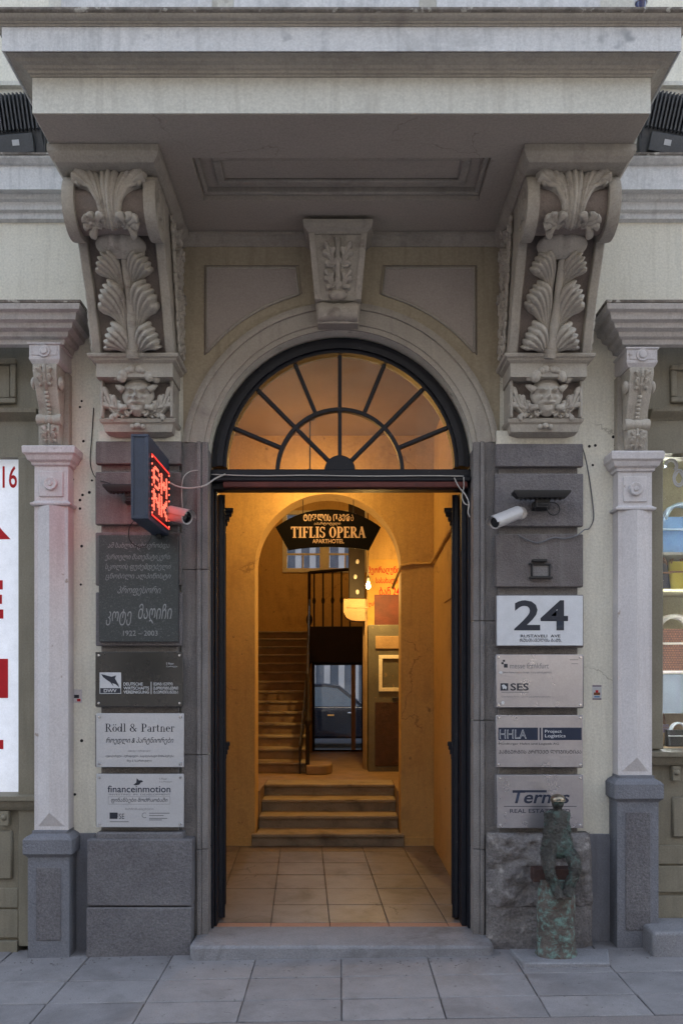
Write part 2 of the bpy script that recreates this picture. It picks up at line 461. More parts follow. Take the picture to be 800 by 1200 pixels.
    def ball(s, c, r, sx=1, sy=1, sz=1, seg=10, rings=6):
        pr = [(max(1e-4, math.sin(PI * i / rings)) * r, -math.cos(PI * i / rings) * r) for i in range(rings + 1)]
        vs, fs = [], []
        for (rr, h) in pr:
            for k in range(seg):
                a = 2 * PI * k / seg
                vs.append((c[0] + rr * math.cos(a) * sx, c[1] + rr * math.sin(a) * sy, c[2] + h * sz))
        for i in range(rings):
            for k in range(seg):
                fs.append((i * seg + k, i * seg + (k + 1) % seg, (i + 1) * seg + (k + 1) % seg, (i + 1) * seg + k))
        return s.add(vs, fs)

    def grid(s, fn, nu, nv):
        vs = [fn(i / nu, j / nv) for i in range(nu + 1) for j in range(nv + 1)]
        fs = [(i * (nv + 1) + j, (i + 1) * (nv + 1) + j, (i + 1) * (nv + 1) + j + 1, i * (nv + 1) + j + 1) for i in range(nu) for j in range(nv)]
        return s.add(vs, fs)

    def mesh(s, name, mat, smooth=None):
        me = bpy.data.meshes.new(name)
        me.from_pydata(s.v, [], s.f)
        me.materials.append(mat)
        import bmesh
        bm = bmesh.new()
        bm.from_mesh(me)
        bmesh.ops.recalc_face_normals(bm, faces=bm.faces)
        bm.to_mesh(me)
        bm.free()
        if smooth:
            for p in me.polygons:
                p.use_smooth = True
            if smooth is not True:
                me.set_sharp_from_angle(angle=R(smooth))
        return me


def put(name, me, parent=None):
    o = bpy.data.objects.new(name, me)
    COL.objects.link(o)
    if parent is not None:
        o.parent = parent
        if parent.type == 'EMPTY':
            o.matrix_parent_inverse = Matrix.Translation(-parent.location)
    return o


def part(name, mb, mat, parent=None, bevel=0.0, smooth=None, seg=2, kind=None, label=None):
    me = mb.mesh(name, M[mat] if isinstance(mat, str) else mat, smooth if smooth else (30 if bevel else None))
    o = put(name, me, parent)
    if bevel:
        b = o.modifiers.new('edge', 'BEVEL')
        b.width = bevel
        b.segments = seg
        b.limit_method = 'ANGLE'
        b.angle_limit = R(35)
        b.harden_normals = False
        b.use_clamp_overlap = True
    if kind:
        o['kind'] = kind
    if label:
        o['label'] = label
    return o


def thing(name, label, cat, loc=(0, 0, 0), group=None):
    o = bpy.data.objects.new(name, None)
    o.empty_display_size = 0.1
    COL.objects.link(o)
    o.location = loc
    return tag(o, label, cat, group)


def tag(o, label, cat, group=None, kind=None):
    o['label'] = label
    o['category'] = cat
    if group:
        o['group'] = group
    if kind:
        o['kind'] = kind
    return o


def structure(o):
    o['kind'] = 'structure'
    return o


_text_cache = {}


def text_mesh(body, bold=0.0, res=3):
    c = bpy.data.curves.new('lettering', 'FONT')
    c.body = body
    c.resolution_u = res
    c.offset = bold
    c.extrude = 0.0
    o = bpy.data.objects.new('lettering', c)
    COL.objects.link(o)
    dg = bpy.context.evaluated_depsgraph_get()
    dg.update()
    me = bpy.data.meshes.new_from_object(o.evaluated_get(dg))
    bpy.data.objects.remove(o)
    return me


def lettering(parent, body, x0, x1, z0, z1, y, mat, bold=0.0, shear=0.0, name='lettering', frame=None):
    """flat print fitted into the box x0..x1, z0..z1, facing the street at depth y"""
    me = text_mesh(body, bold)
    if not me.vertices:
        return None
    xs = [v.co.x for v in me.vertices]
    ys = [v.co.y for v in me.vertices]
    ax, bx, ay, by = min(xs), max(xs), min(ys), max(ys)
    sx, sz = (x1 - x0) / max(1e-6, bx - ax), (z1 - z0) / max(1e-6, by - ay)
    for v in me.vertices:
        X, Z = x0 + (v.co.x - ax) * sx, z0 + (v.co.y - ay) * sz
        X += shear * (Z - z0)
        v.co = (X, y, Z) if frame is None else frame(X, Z)
    me.materials.clear()
    me.materials.append(M[mat])
    return put(name, me, parent)


def bez(p, u):
    if len(p) == 3:
        a, b, c = (1 - u) ** 2, 2 * u * (1 - u), u * u
        return tuple(a * p[0][i] + b * p[1][i] + c * p[2][i] for i in range(len(p[0])))
    a, b, c, d = (1 - u) ** 3, 3 * u * (1 - u) ** 2, 3 * u * u * (1 - u), u ** 3
    return tuple(a * p[0][i] + b * p[1][i] + c * p[2][i] + d * p[3][i] for i in range(len(p[0])))


def sstep(a, b, x):
    t = min(1, max(0, (x - a) / (b - a)))
    return t * t * (3 - 2 * t)


def _lobe(mb, mapf, p, d, L, W, h0, dome, rise, roll, thick, nu=8, nv=6, bend=0.0):
    """one finger of a leaf: a teardrop dome from p along d, its tip rising and rolling over"""
    front = []
    for i in range(nu + 1):
        u = i / nu
        a = bend * u
        dd = Vector((d.x * math.cos(a) - d.y * math.sin(a), d.x * math.sin(a) + d.y * math.cos(a)))
        n = Vector((dd.y, -dd.x))
        c = p + dd * (L * u)
        w = W * (0.30 + 0.70 * math.sin(PI * min(1.0, 0.06 + 0.62 * u))) * math.sqrt(max(0.0, 1 - max(0.0, (u - 0.72) / 0.28) ** 2.2)) + 1e-4
        row = []
        for k in range(nv + 1):
            v = -1 + 2 * k / nv
            q = c + n * (w * v)
            h = h0 + dome * math.sqrt(max(0.0, 1 - v * v)) * (0.45 + 0.55 * math.sin(PI * min(1, u + 0.15))) + rise * u * u - roll * max(0.0, (u - 0.8) / 0.2) ** 2
            h -= 0.22 * dome * math.exp(-(v / 0.22) ** 2) * (1 - u)
            row.append((q.x, q.y, max(0.001, h)))
        front.append(row)
    o = len(mb.v)
    for row in front:
        for (a, b, h) in row:
            mb.v.append(tuple(mapf(a, b, h)))
    for i in range(nu):
        for k in range(nv):
            q = o + i * (nv + 1) + k
            mb.f.append((q, q + nv + 1, q + nv + 2, q + 1))
    ring = [(0, j) for j in range(nv + 1)] + [(i, nv) for i in range(1, nu + 1)] + [(nu, j) for j in range(nv - 1, -1, -1)] + [(i, 0) for i in range(nu - 1, 0, -1)]
    o2 = len(mb.v)
    for (i, j) in ring:
        a, b, h = front[i][j]
        mb.v.append(tuple(mapf(a, b, max(-0.004, h - thick))))
    n_ = len(ring)
    for q in range(n_):
        i0, j0 = ring[q]
        i1, j1 = ring[(q + 1) % n_]
        mb.f.append((o + i0 * (nv + 1) + j0, o2 + q, o2 + (q + 1) % n_, o + i1 * (nv + 1) + j1))


def acanthus(mb, mapf, spine, W, lobes=4, lift=0.03, curl=0.04, thick=0.03, nu=26, nv=10, base=0.2, belly=0.5, asp=1.0):
    """carved acanthus leaf in panel coordinates (a, b*asp in metres): a ribbed blade along a bent spine that opens into rounded fingers"""
    def mp(a, b, h):
        return mapf(a, b / asp, h)
    S = [Vector((q[0], q[1] * asp)) for q in spine]

    def at(u):
        return S[0] * (1 - u) ** 2 + S[1] * (2 * u * (1 - u)) + S[2] * u * u

    def tan(u):
        t = (S[1] - S[0]) * (2 * (1 - u)) + (S[2] - S[1]) * (2 * u)
        return t.normalized() if t.length > 1e-9 else Vector((0, 1))
    total = sum((at((k + 1) / 8) - at(k / 8)).length for k in range(8))
    # blade: three parallel ribs up to the neck
    for (off, wr) in ((-0.5, 0.30), (0.5, 0.30), (0.0, 0.36)):
        o = len(mb.v)
        n_ = 8
        for i in range(n_ + 1):
            u = 0.80 * i / n_
            c, t = at(u), tan(u)
            n = Vector((t.y, -t.x))
            w = W * (base + (1 - base) * sstep(0, 0.75, u)) * 0.75
            for k in range(5):
                v = -1 + k / 2
                q = c + n * (w * (off + wr * v * 1.25))
                h = lift * (0.45 + 0.45 * sstep(0, .7, u)) * (0.55 + 0.45 * math.sqrt(1 - v * v)) + curl * 0.25 * sstep(.4, .8, u)
                if abs(v) == 1:
                    h -= thick * 0.6
                mb.v.append(tuple(mp(q.x, q.y, max(0.0, h))))
        for i in range(n_):
            for k in range(4):
                q = o + i * 5 + k
                mb.f.append((q, q + 5, q + 6, q + 1))
    # fingers
    nl = lobes + 1
    for pair in range(nl):
        f = pair / (nl - 1) * 2 - 1              # -1 .. 1 across the fan
        af = abs(f)
        u0 = 0.70 - 0.34 * af
        p, t = at(u0), tan(u0)
        ang = -R(78) * f * (0.55 + 0.45 * af)
        d = Vector((t.x * math.cos(ang) - t.y * math.sin(ang), t.x * math.sin(ang) + t.y * math.cos(ang)))
        n = Vector((t.y, -t.x))
        L = (total * 0.34) * (1 - af) + W * 1.02 * af
        _lobe(mb, mp, p + n * (W * 0.22 * f), d, L, W * (0.36 if nl > 4 else 0.42), lift * 0.62 - 0.10 * lift * af, lift * 0.42, curl * (1.0 - 0.15 * af), curl * 0.55, thick, bend=-0.35 * f)
    # small lower fingers
    for f in (-1, 1):
        p, t = at(0.26), tan(0.26)
        ang = -R(52) * f
        d = Vector((t.x * math.cos(ang) - t.y * math.sin(ang), t.x * math.sin(ang) + t.y * math.cos(ang)))
        _lobe(mb, mp, p, d, W * 0.72, W * 0.26, lift * 0.4, lift * 0.35, curl * 0.5, curl * 0.3, thick, bend=-0.3 * f)


def fan_leaf(mb, mapf, spine, W, lobes=5, lift=0.05, curl=0.06, thick=0.05, base=0.2, asp=1.0, nu=18, nv=30, flare=0.25):
    """acanthus leaf with a long ribbed stalk that flares into a scalloped rim rolling forward"""
    S = [Vector((q[0], q[1] * asp)) for q in spine]

    def at(u):
        return S[0] * (1 - u) ** 2 + S[1] * (2 * u * (1 - u)) + S[2] * u * u

    def tan(u):
        t = (S[1] - S[0]) * (2 * (1 - u)) + (S[2] - S[1]) * (2 * u)
        return t.normalized() if t.length > 1e-9 else Vector((0, 1))
    front = []
    for i in range(nu + 1):
        u = i / nu
        c, t = at(u), tan(u)
        n = Vector((t.y, -t.x))
        w = W * (base + (1 - base) * sstep(flare, 0.92, u))
        row = []
        for k in range(nv + 1):
            v = -1 + 2 * k / nv
            lc = abs(math.cos(PI * lobes / 2 * (v + 0.10 * v * (1 - abs(v)))))
            g = lc ** 0.55
            fl = sstep(0.35, 0.95, u)
            ext = W * (0.42 * math.sqrt(1 - 0.75 * v * v) - 0.30 + 0.26 * g) * sstep(0.45, 1.0, u)
            q = c + n * (w * v * (1 + 0.05 * g * fl)) + t * ext
            h = lift * (0.5 + 0.3 * sstep(0, .6, u)) * (0.62 + 0.38 * math.sqrt(max(0, 1 - v * v)))
            h -= lift * (1 - g) * (0.10 + 0.42 * sstep(0.45, 0.85, u))
            h += 0.16 * lift * math.exp(-(v / 0.25) ** 2) * (1 - u)
            h += curl * sstep(0.45, 0.90, u) * (1 - 0.25 * v * v) - curl * 0.85 * sstep(0.88, 1.0, u)
            row.append((q.x, q.y, max(0.002, h)))
        front.append(row)
    o = len(mb.v)
    for row in front:
        for (a, b, h) in row:
            mb.v.append(tuple(mapf(a, b / asp, h)))
    for i in range(nu):
        for k in range(nv):
            q = o + i * (nv + 1) + k
            mb.f.append((q, q + nv + 1, q + nv + 2, q + 1))
    ring = [(0, j) for j in range(nv + 1)] + [(i, nv) for i in range(1, nu + 1)] + [(nu, j) for j in range(nv - 1, -1, -1)] + [(i, 0) for i in range(nu - 1, 0, -1)]
    o2 = len(mb.v)
    for (i, j) in ring:
        a, b, h = front[i][j]
        mb.v.append(tuple(mapf(a, b / asp, max(-0.004, h - thick))))
    n_ = len(ring)
    for q in range(n_):
        i0, j0 = ring[q]
        i1, j1 = ring[(q + 1) % n_]
        mb.f.append((o + i0 * (nv + 1) + j0, o2 + q, o2 + (q + 1) % n_, o + i1 * (nv + 1) + j1))


def spiral(cx, cz, r0, r1, a0, turns, n=18):
    return [(cx + (r0 + (r1 - r0) * i / n) * math.cos(a0 + 2 * PI * turns * i / n), cz + (r0 + (r1 - r0) * i / n) * math.sin(a0 + 2 * PI * turns * i / n)) for i in range(n + 1)]

# ------------------------------------------------------------------ ground, pavement
g = MB()
g.box(-70, 70, -70, 70, -0.5, -0.17)
structure(part('ground', g, 'asphalt'))

pv = MB()
vsl = []
for (x, y) in ((-14, -5.2), (14, -5.2), (14, 0.12), (-14, 0.12)):
    vsl.append((x, y, gz(x) - 0.028))
for (x, y) in ((-14, -5.2), (14, -5.2), (14, 0.12), (-14, 0.12)):
    vsl.append((x, y, -0.45))
pv.add(vsl, [(0, 1, 2, 3), (7, 6, 5, 4), (0, 4, 5, 1), (1, 5, 6, 2), (2, 6, 7, 3), (3, 7, 4, 0)])
pavement = structure(part('pavement', pv, 'joint'))


def sloped_slab(x0, x1, y0, y1, top=0.0, thick=0.05):
    m = MB()
    j = [random.uniform(-0.0018, 0.0018) for _ in range(4)]
    c = ((x0, y0), (x1, y0), (x1, y1), (x0, y1))
    m.add([(x, y, gz(x) + top + k) for (x, y), k in zip(c, j)] + [(x, y, gz(x) + top - thick) for (x, y) in c],
          [(0, 1, 2, 3), (7, 6, 5, 4), (0, 4, 5, 1), (1, 5, 6, 2), (2, 6, 7, 3), (3, 7, 4, 0)])
    return m


rows = [(-0.524, 0.02), (-0.829, -0.534), (-1.086, -0.839)]
for (ya, yb) in rows:
    for k in range(-6, 6):
        xa = 0.4785 * k + 0.0022 + random.uniform(-0.0015, 0.0015)
        part('paving_slab', sloped_slab(xa, 0.4785 * (k + 1) - 0.0022, ya, yb), random.choice(('pave', 'pave', 'pave2')), pavement, bevel=0.004, seg=1)
m = sloped_slab(-13.9, 13.9, -4.9, -1.10)
part('brown_paving_band', m, 'kerb', pavement, bevel=0.004)
m = sloped_slab(-13.9, 13.9, -5.18, -4.91, 0.01, 0.25)
part('kerb_stone', m, 'doorstep', pavement, bevel=0.015)

# ------------------------------------------------------------------ unseen building added behind the camera to block the low sky
M['far_wall'] = surf('far_facade_stone', (0.15, 0.15, 0.155), (0.11, 0.11, 0.115), 0.6, 0.9, 0.1, 20)
M['far_glass'] = flat('far_window_glass', (0.03, 0.035, 0.04), 0.1, 0, 0.6)
ob = thing('sky_blocking_building', 'unseen stone building added across the avenue to block the low sky', 'building', (0, -23, -0.17))
w = MB(); w.box(-60, 60, -36, -23, -0.2, 18.5)
part('wall', w, 'far_wall', ob)
w = MB(); w.sweep([(0, 18.0), (0.3, 18.1), (0.5, 18.4), (0.7, 18.5), (0.7, 18.8), (0, 18.9)], [(60, -23), (-60, -23)])
part('roof_cornice', w, 'far_wall', ob)
me_ = None
for fl in range(5):
    for k in range(-6, 7):
        if me_ is None:
            w = MB(); w.box(-0.75, 0.75, -23.02, -22.96, 0, 2.2)
            me_ = w.mesh('window', M['far_glass'])
        o_ = put('window', me_, ob)
        o_.location = (k * 3.2, 0, 1.2 + fl * 3.5)

# ------------------------------------------------------------------ the building
ACX, ACZ, AR = -0.005, 2.88, 0.775        # centre and radius of the door arch
building = thing('building', 'cream stucco building front with carved balcony over an arched doorway', 'building', (0, 0, 0))


def arc(r, a0=180, a1=0, n=48, cx=ACX, cz=ACZ):
    return [(cx + r * math.cos(R(a0 + (a1 - a0) * i / n)), cz + r * math.sin(R(a0 + (a1 - a0) * i / n))) for i in range(n + 1)]


WL, WR, WT = -1.76, 1.79, 3.66
w = MB()
w.box(WL, ACX - AR, 0, 0.3, -0.1, ACZ)
w.box(ACX + AR, WR, 0, 0.3, -0.1, ACZ)
a = arc(AR)
b = []
for i in range(49):
    if i <= 14: b.append((WL, ACZ + (WT - ACZ) * i / 14))
    elif i <= 34: b.append((WL + (WR - WL) * (i - 14) / 20, WT))
    else: b.append((WR, WT - (WT - ACZ) * (i - 34) / 14))
w.band(a, b, 'y', 0, 0.3)
w.box(-4.4, 4.4, 0, 0.3, WT, 6.4)
w.box(-4.4, -3.7, 0, 0.3, -0.1, WT)
w.box(3.7, 4.4, 0, 0.3, -0.1, WT)
part('facade_wall', w, 'cream', building)
# masonry behind: keeps daylight out of the rooms
w = MB()
w.box(-4.4, -1.9, 0.9, 8.9, -0.1, 6.3)
w.box(1.45, 4.4, 0.9, 8.9, -0.1, 6.3)
w.box(-4.4, 4.4, 0.3, 8.9, 6.3, 6.4)
part('inner_masonry', w, 'cream', building)

# low blue-grey dado beside the pedestals
for (xa, xb, zt) in ((wx(80), wx(113), wz(976)), (wx(683), wx(724), wz(977))):
    w = MB(); w.box(xa, xb, -0.012, 0.01, -0.05, zt)
    part('dado', w, 'dado', building, bevel=0.003)

# string course and upper ledges
prof = [(0, 4.285), (0.025, 4.295), (0.03, 4.325), (0.05, 4.335), (0.055, 4.375), (0.075, 4.385), (0.08, 4.41), (0.12, 4.412), (0.12, 4.548), (0.135, 4.552), (0.155, 4.572), (0.16, 4.582), (0, 4.59)]
for (xa, xb) in ((-4.4, -1.405), (1.405, 4.4)):
    w = MB(); w.sweep(prof, [(xa, 0.0), (xb, 0.0)])
    sc_ = part('string_course', w, 'fascia', building)
    w = MB(); w.sweep([(0.0, 4.591), (0.165, 4.584), (0.167, 4.596), (0, 4.606)], [(xa, 0.0), (xb, 0.0)])
    part('weathered_edge', w, 'weather', sc_)
    w = MB(); w.sweep([(0, 5.02), (0.02, 5.025), (0.025, 5.05), (0.045, 5.06), (0.045, 5.085), (0, 5.10)], [(xa, 0.0), (xb, 0.0)])
    part('ledge', w, 'fascia2', building)

# ---- balcony
BX, BY = 1.41, -1.08
bal = MB()
bal.box(-BX, BX, BY, -0.752, 4.21, 4.385)
bal.box(-BX, BX, -0.37, 0.0, 4.21, 4.385)
bal.box(-BX, -0.745, -0.752, -0.37, 4.21, 4.385)
bal.box(0.745, BX, -0.752, -0.37, 4.21, 4.385)
bal.box(-BX + 0.01, BX - 0.01, BY + 0.01, 0.0, 4.268, 4.54)
balcony = part('balcony', bal, 'soffit', building)
path = [(-BX, 0.0), (-BX, BY), (BX, BY), (BX, 0.0)]


def ring3(name, prof, mat, **k):
    mm = MB(); mm.sweep(prof, path)
    return part(name, mm, mat, balcony, **k)


ring3('lower_fascia', [(-0.005, 4.2125), (0.006, 4.2125), (0.006, 4.376), (-0.005, 4.376)], 'fascia2')
ring3('bed_moulding', [(-0.005, 4.3765), (0.012, 4.3765), (0.014, 4.384), (0.022, 4.386), (0.024, 4.396), (0.034, 4.40), (0.04, 4.409), (0.06, 4.414), (0.066, 4.424), (0.093, 4.427), (0.093, 4.44), (-0.005, 4.44)], 'stucco')
ring3('corona', [(-0.005, 4.4405), (0.094, 4.4405), (0.1, 4.4255), (0.106, 4.4255), (0.106, 4.533), (-0.005, 4.533)], 'fascia')
ring3('crown_moulding', [(-0.005, 4.5335), (0.11, 4.5335), (0.113, 4.541), (0.119, 4.542), (0.121, 4.548), (0.132, 4.551), (0.14, 4.557), (0.146, 4.566), (-0.005, 4.566)], 'stucco')
ring3('weathered_edge', [(-0.005, 4.5665), (0.149, 4.5665), (0.155, 4.573), (0.156, 4.583), (0.148, 4.589), (-0.005, 4.592)], 'weather')
# coffer frames in the soffit
for (x0, x1, y0, y1, z, h, wd) in ((-0.745, 0.745, -0.752, -0.37, 4.235, 0.04, 0.028), (-0.66, 0.66, -0.70, -0.435, 4.25, 0.02, 0.045)):
    fr = MB()
    fr.box(x0, x1, y0, y0 + wd, z, z + h); fr.box(x0, x1, y1 - wd, y1, z, z + h)
    fr.box(x0, x0 + wd, y0 + wd, y1 - wd, z, z + h); fr.box(x1 - wd, x1, y0 + wd, y1 - wd, z, z + h)
    part('coffer_moulding', fr, 'stucco', balcony, bevel=0.008)
# parapet
pp = MB()
pp.box(-1.36, 1.36, -1.03, -0.90, 4.585, 5.5)
pp.box(-1.36, -1.24, -0.90, 0.0, 4.585, 5.5)
pp.box(1.24, 1.36, -0.90, 0.0, 4.585, 5.5)
part('parapet', pp, 'fascia2', balcony)
for (xa, xb) in ((-1.50, -1.36 + 0.03), (0.44, 1.20), (-1.30, -0.60), (-0.5, 0.36)):
    pp = MB(); pp.box(xa if xa > -1.4 else -1.30, xb, -1.042, -1.03, 4.66, 5.3)
    if xb > -1.3:
        part('parapet_panel', pp, 'fascia', balcony, bevel=0.004)

# ---- moulding where soffit meets wall
w = MB()
w.sweep([(0, 4.14), (0.012, 4.142), (0.02, 4.155), (0.035, 4.165), (0.04, 4.185), (0.055, 4.19), (0.055, 4.206), (0, 4.206)], [(-0.93, 0.0), (0.93, 0.0)])
part('wall_moulding', w, 'stucco', building)

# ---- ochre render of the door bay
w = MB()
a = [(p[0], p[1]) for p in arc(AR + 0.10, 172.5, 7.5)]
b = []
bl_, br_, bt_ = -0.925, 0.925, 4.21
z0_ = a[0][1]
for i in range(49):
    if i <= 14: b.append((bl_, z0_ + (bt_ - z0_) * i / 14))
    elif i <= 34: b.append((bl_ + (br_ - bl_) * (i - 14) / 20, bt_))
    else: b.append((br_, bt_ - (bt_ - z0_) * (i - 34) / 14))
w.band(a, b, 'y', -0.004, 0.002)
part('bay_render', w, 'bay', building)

# ---- archivolt
for (r0, r1, d, mt) in ((AR, AR + 0.03, -0.012, 'stucco'), (AR + 0.03, AR + 0.115, -0.022, 'stucco'), (AR + 0.115, AR + 0.135, -0.038, 'stucco'), (AR + 0.135, AR + 0.155, -0.028, 'stucco')):
    w = MB()
    e = math.degrees(math.asin(0.112 / (0.5 * (r0 + r1))))
    w.band(arc(r0, 180 - e, e), arc(r1 - 0.0002, 180 - e, e), 'y', d, 0.002)
    part('archivolt_band', w, mt, building, smooth=30)

# ---- spandrel panels
for s in (-1, 1):
    xo, xi = ACX + s * 0.78, ACX + s * 0.262
    zt = wz(315)
    r = 1.01
    pts = []
    a0, a1 = math.acos(0.78 / r), math.acos(0.245 / r)
    for i in range(17):
        t = a0 + (a1 - a0) * i / 16
        pts.append((ACX + s * r * math.cos(t), ACZ + r * math.sin(t)))
    poly = pts + [(xi, zt), (xo, zt)]
    w = MB(); w.prism(poly, 'y', -0.012, 0.001)
    sp = part('spandrel_panel', w, 'panel', building)
    w = MB()
    loop = poly + [poly[0]]
    w.tube([(p[0], -0.012, p[1]) for p in loop], 0.0085, 6)
    part('panel_bead', w, 'stucco', sp, smooth=True)
    w = MB()
    c_ = (sum(p[0] for p in poly) / len(poly), sum(p[1] for p in poly) / len(poly))
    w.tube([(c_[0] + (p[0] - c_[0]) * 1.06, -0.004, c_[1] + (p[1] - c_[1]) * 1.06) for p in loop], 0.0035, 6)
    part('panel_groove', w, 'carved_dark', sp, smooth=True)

# ---- keystone console
KX = -0.02
kp = [(0, 4.115), (-0.20, 4.115), (-0.205, 4.06), (-0.19, 3.97), (-0.165, 3.88), (-0.14, 3.80), (-0.128, 3.775), (-0.10, 3.77), (-0.10, 3.655), (0, 3.655)]


def taper_prism(mb, poly, half, x0=KX):
    n = len(poly)
    vs = [(x0 - half(p[1]), p[0], p[1]) for p in poly] + [(x0 + half(p[1]), p[0], p[1]) for p in poly]
    fs = [tuple(range(n)), tuple(range(2 * n - 1, n - 1, -1))] + [(i, i + n, (i + 1) % n + n, (i + 1) % n) for i in range(n)]
    mb.add(vs, fs)


kh = lambda z: 0.118 + (z - 3.66) / 0.45 * 0.042
w = MB(); taper_prism(w, kp, kh)
keystone = part('keystone', w, 'carved', building, bevel=0.004)
for s in (-1, 1):
    w = MB()
    n = len(kp) - 2
    rail = kp[1:8]
    for i in range(len(rail) - 1):
        (ya, za), (yb, zb) = rail[i], rail[i + 1]
        xa0, xa1 = KX + s * (kh(za) - 0.03), KX + s * (kh(za) + 0.003)
        xb0, xb1 = KX + s * (kh(zb) - 0.03), KX + s * (kh(zb) + 0.003)
        w.add([(xa0, ya - 0.014, za), (xa1, ya - 0.014, za), (xb1, yb - 0.014, zb), (xb0, yb - 0.014, zb), (xa0, ya + 0.01, za), (xa1, ya + 0.01, za), (xb1, yb + 0.01, zb), (xb0, yb + 0.01, zb)],
              [(0, 1, 2, 3), (4, 7, 6, 5), (0, 3, 7, 4), (1, 5, 6, 2)])
    part('rail', w, 'carved', keystone)
w = MB()
w.column(KX - 0.165, KX + 0.165, -0.205, 0.0, [(0, 4.115), (0.004, 4.125), (0.025, 4.14), (0.03, 4.165), (0.03, 4.182), (0, 4.186)])
part('cap_slab', w, 'stucco', keystone)


def kmap(a, b, h):
    z = 3.80 + b * 0.30
    for i in range(len(kp) - 1):
        if kp[i + 1][1] <= z <= kp[i][1] and i > 0:
            t = (z - kp[i][1]) / min(-1e-6, (kp[i + 1][1] - kp[i][1]))
            y = kp[i][0] + t * (kp[i + 1][0] - kp[i][0])
            break
    else:
        y = -0.2
    return (KX + a, y - h, z)


for s in (-1, 1):
    for (b0, b1, wd) in ((0.35, 0.92, 0.036), (0.0, 0.45, 0.032)):
        w = MB()
        acanthus(w, kmap, [(s * 0.018, b0), (s * 0.03, (b0 + b1) / 2), (s * 0.075, b1 - 0.08)], wd * 1.1, 4, 0.026, 0.02, 0.02, asp=0.30)
        part('leaf', w, 'carved', keystone, smooth=True)
        sp_ = [kmap(p[0], p[1], 0.016) for p in spiral(s * 0.045, b0 + 0.12, 0.026, 0.006, 0.5, 1.2 * s)]
        w = MB(); w.tube(sp_, 0.006, 6)
        part('curl', w, 'carved', keystone, smooth=True)
w = MB(); w.tube([kmap(0, b_, 0.012) for b_ in (0.0, 0.3, 0.6, 0.95)], [0.02, 0.016, 0.013, 0.02], 8)
part('stem', w, 'carved', keystone, smooth=True)
w = MB(); w.ball((KX, -0.152, 3.795), 0.055, 1.0, 0.6, 0.5, 14, 8)
part('shell', w, 'carved', keystone, smooth=True)
w = MB(); w.lathe([(0.001, -0.115), (0.05, -0.113), (0.055, -0.09), (0.045, -0.02), (0.05, -0.012), (0.05, 0.012), (0.045, 0.02), (0.055, 0.09), (0.05, 0.113), (0.001, 0.115)], (KX, -0.105, 3.715), 'x', 18)
part('roll', w, 'carved', keystone, smooth=40)


# ---- balcony brackets
def face_mask(mb, cx, cy, cz, W, H, Dp):
    """scowling bearded mask, a continuous relief"""
    G = [  # a, b, sa, sb, height
        (0, -0.02, 0.085, 0.26, 0.30), (0, -0.20, 0.14, 0.09, 0.34), (-0.15, -0.22, 0.08, 0.06, 0.14), (0.15, -0.22, 0.08, 0.06, 0.14),
        (-0.36, 0.24, 0.24, 0.07, 0.26), (0.36, 0.24, 0.24, 0.07, 0.26), (0, 0.20, 0.12, 0.08, 0.14),
        (-0.36, 0.07, 0.16, 0.075, -0.24), (0.36, 0.07, 0.16, 0.075, -0.24), (-0.35, 0.06, 0.07, 0.04, 0.10), (0.35, 0.06, 0.07, 0.04, 0.10),
        (-0.46, -0.14, 0.17, 0.13, 0.20), (0.46, -0.14, 0.17, 0.13, 0.20),
        (-0.24, -0.40, 0.22, 0.07, 0.20), (0.24, -0.40, 0.22, 0.07, 0.20), (0, -0.50, 0.16, 0.04, -0.16), (0, -0.60, 0.16, 0.05, 0.12),
        (0, -0.78, 0.2, 0.12, 0.20), (-0.2, -0.70, 0.1, 0.12, 0.10), (0.2, -0.70, 0.1, 0.12, 0.10), (0, 0.45, 0.4, 0.03, -0.05), (0, 0.55, 0.35, 0.05, 0.06)]

    def fn(u, v):
        a_, b_ = (u * 2 - 1), (v * 2 - 1)
        # round the square grid into an egg
        x_ = a_ * math.sqrt(1 - b_ * b_ / 2) * (1 - 0.22 * max(0, -b_))
        y_ = b_ * math.sqrt(1 - a_ * a_ / 2)
        h = 0.75 * math.sqrt(max(0, 1 - (a_ ** 2 + b_ ** 2 - a_ * a_ * b_ * b_)))
        for (ga, gb, sa, sb, gh) in G:
            tilt = 0.35 * abs(x_) if gb == 0.24 else 0
            h += 1.35 * gh * math.exp(-((x_ - ga) / sa) ** 2 - ((y_ - gb - tilt + (0.12 if gb == 0.24 else 0)) / sb) ** 2)
        return (cx + x_ * W, cy - h * Dp, cz + y_ * H)
    mb.grid(fn, 40, 46)


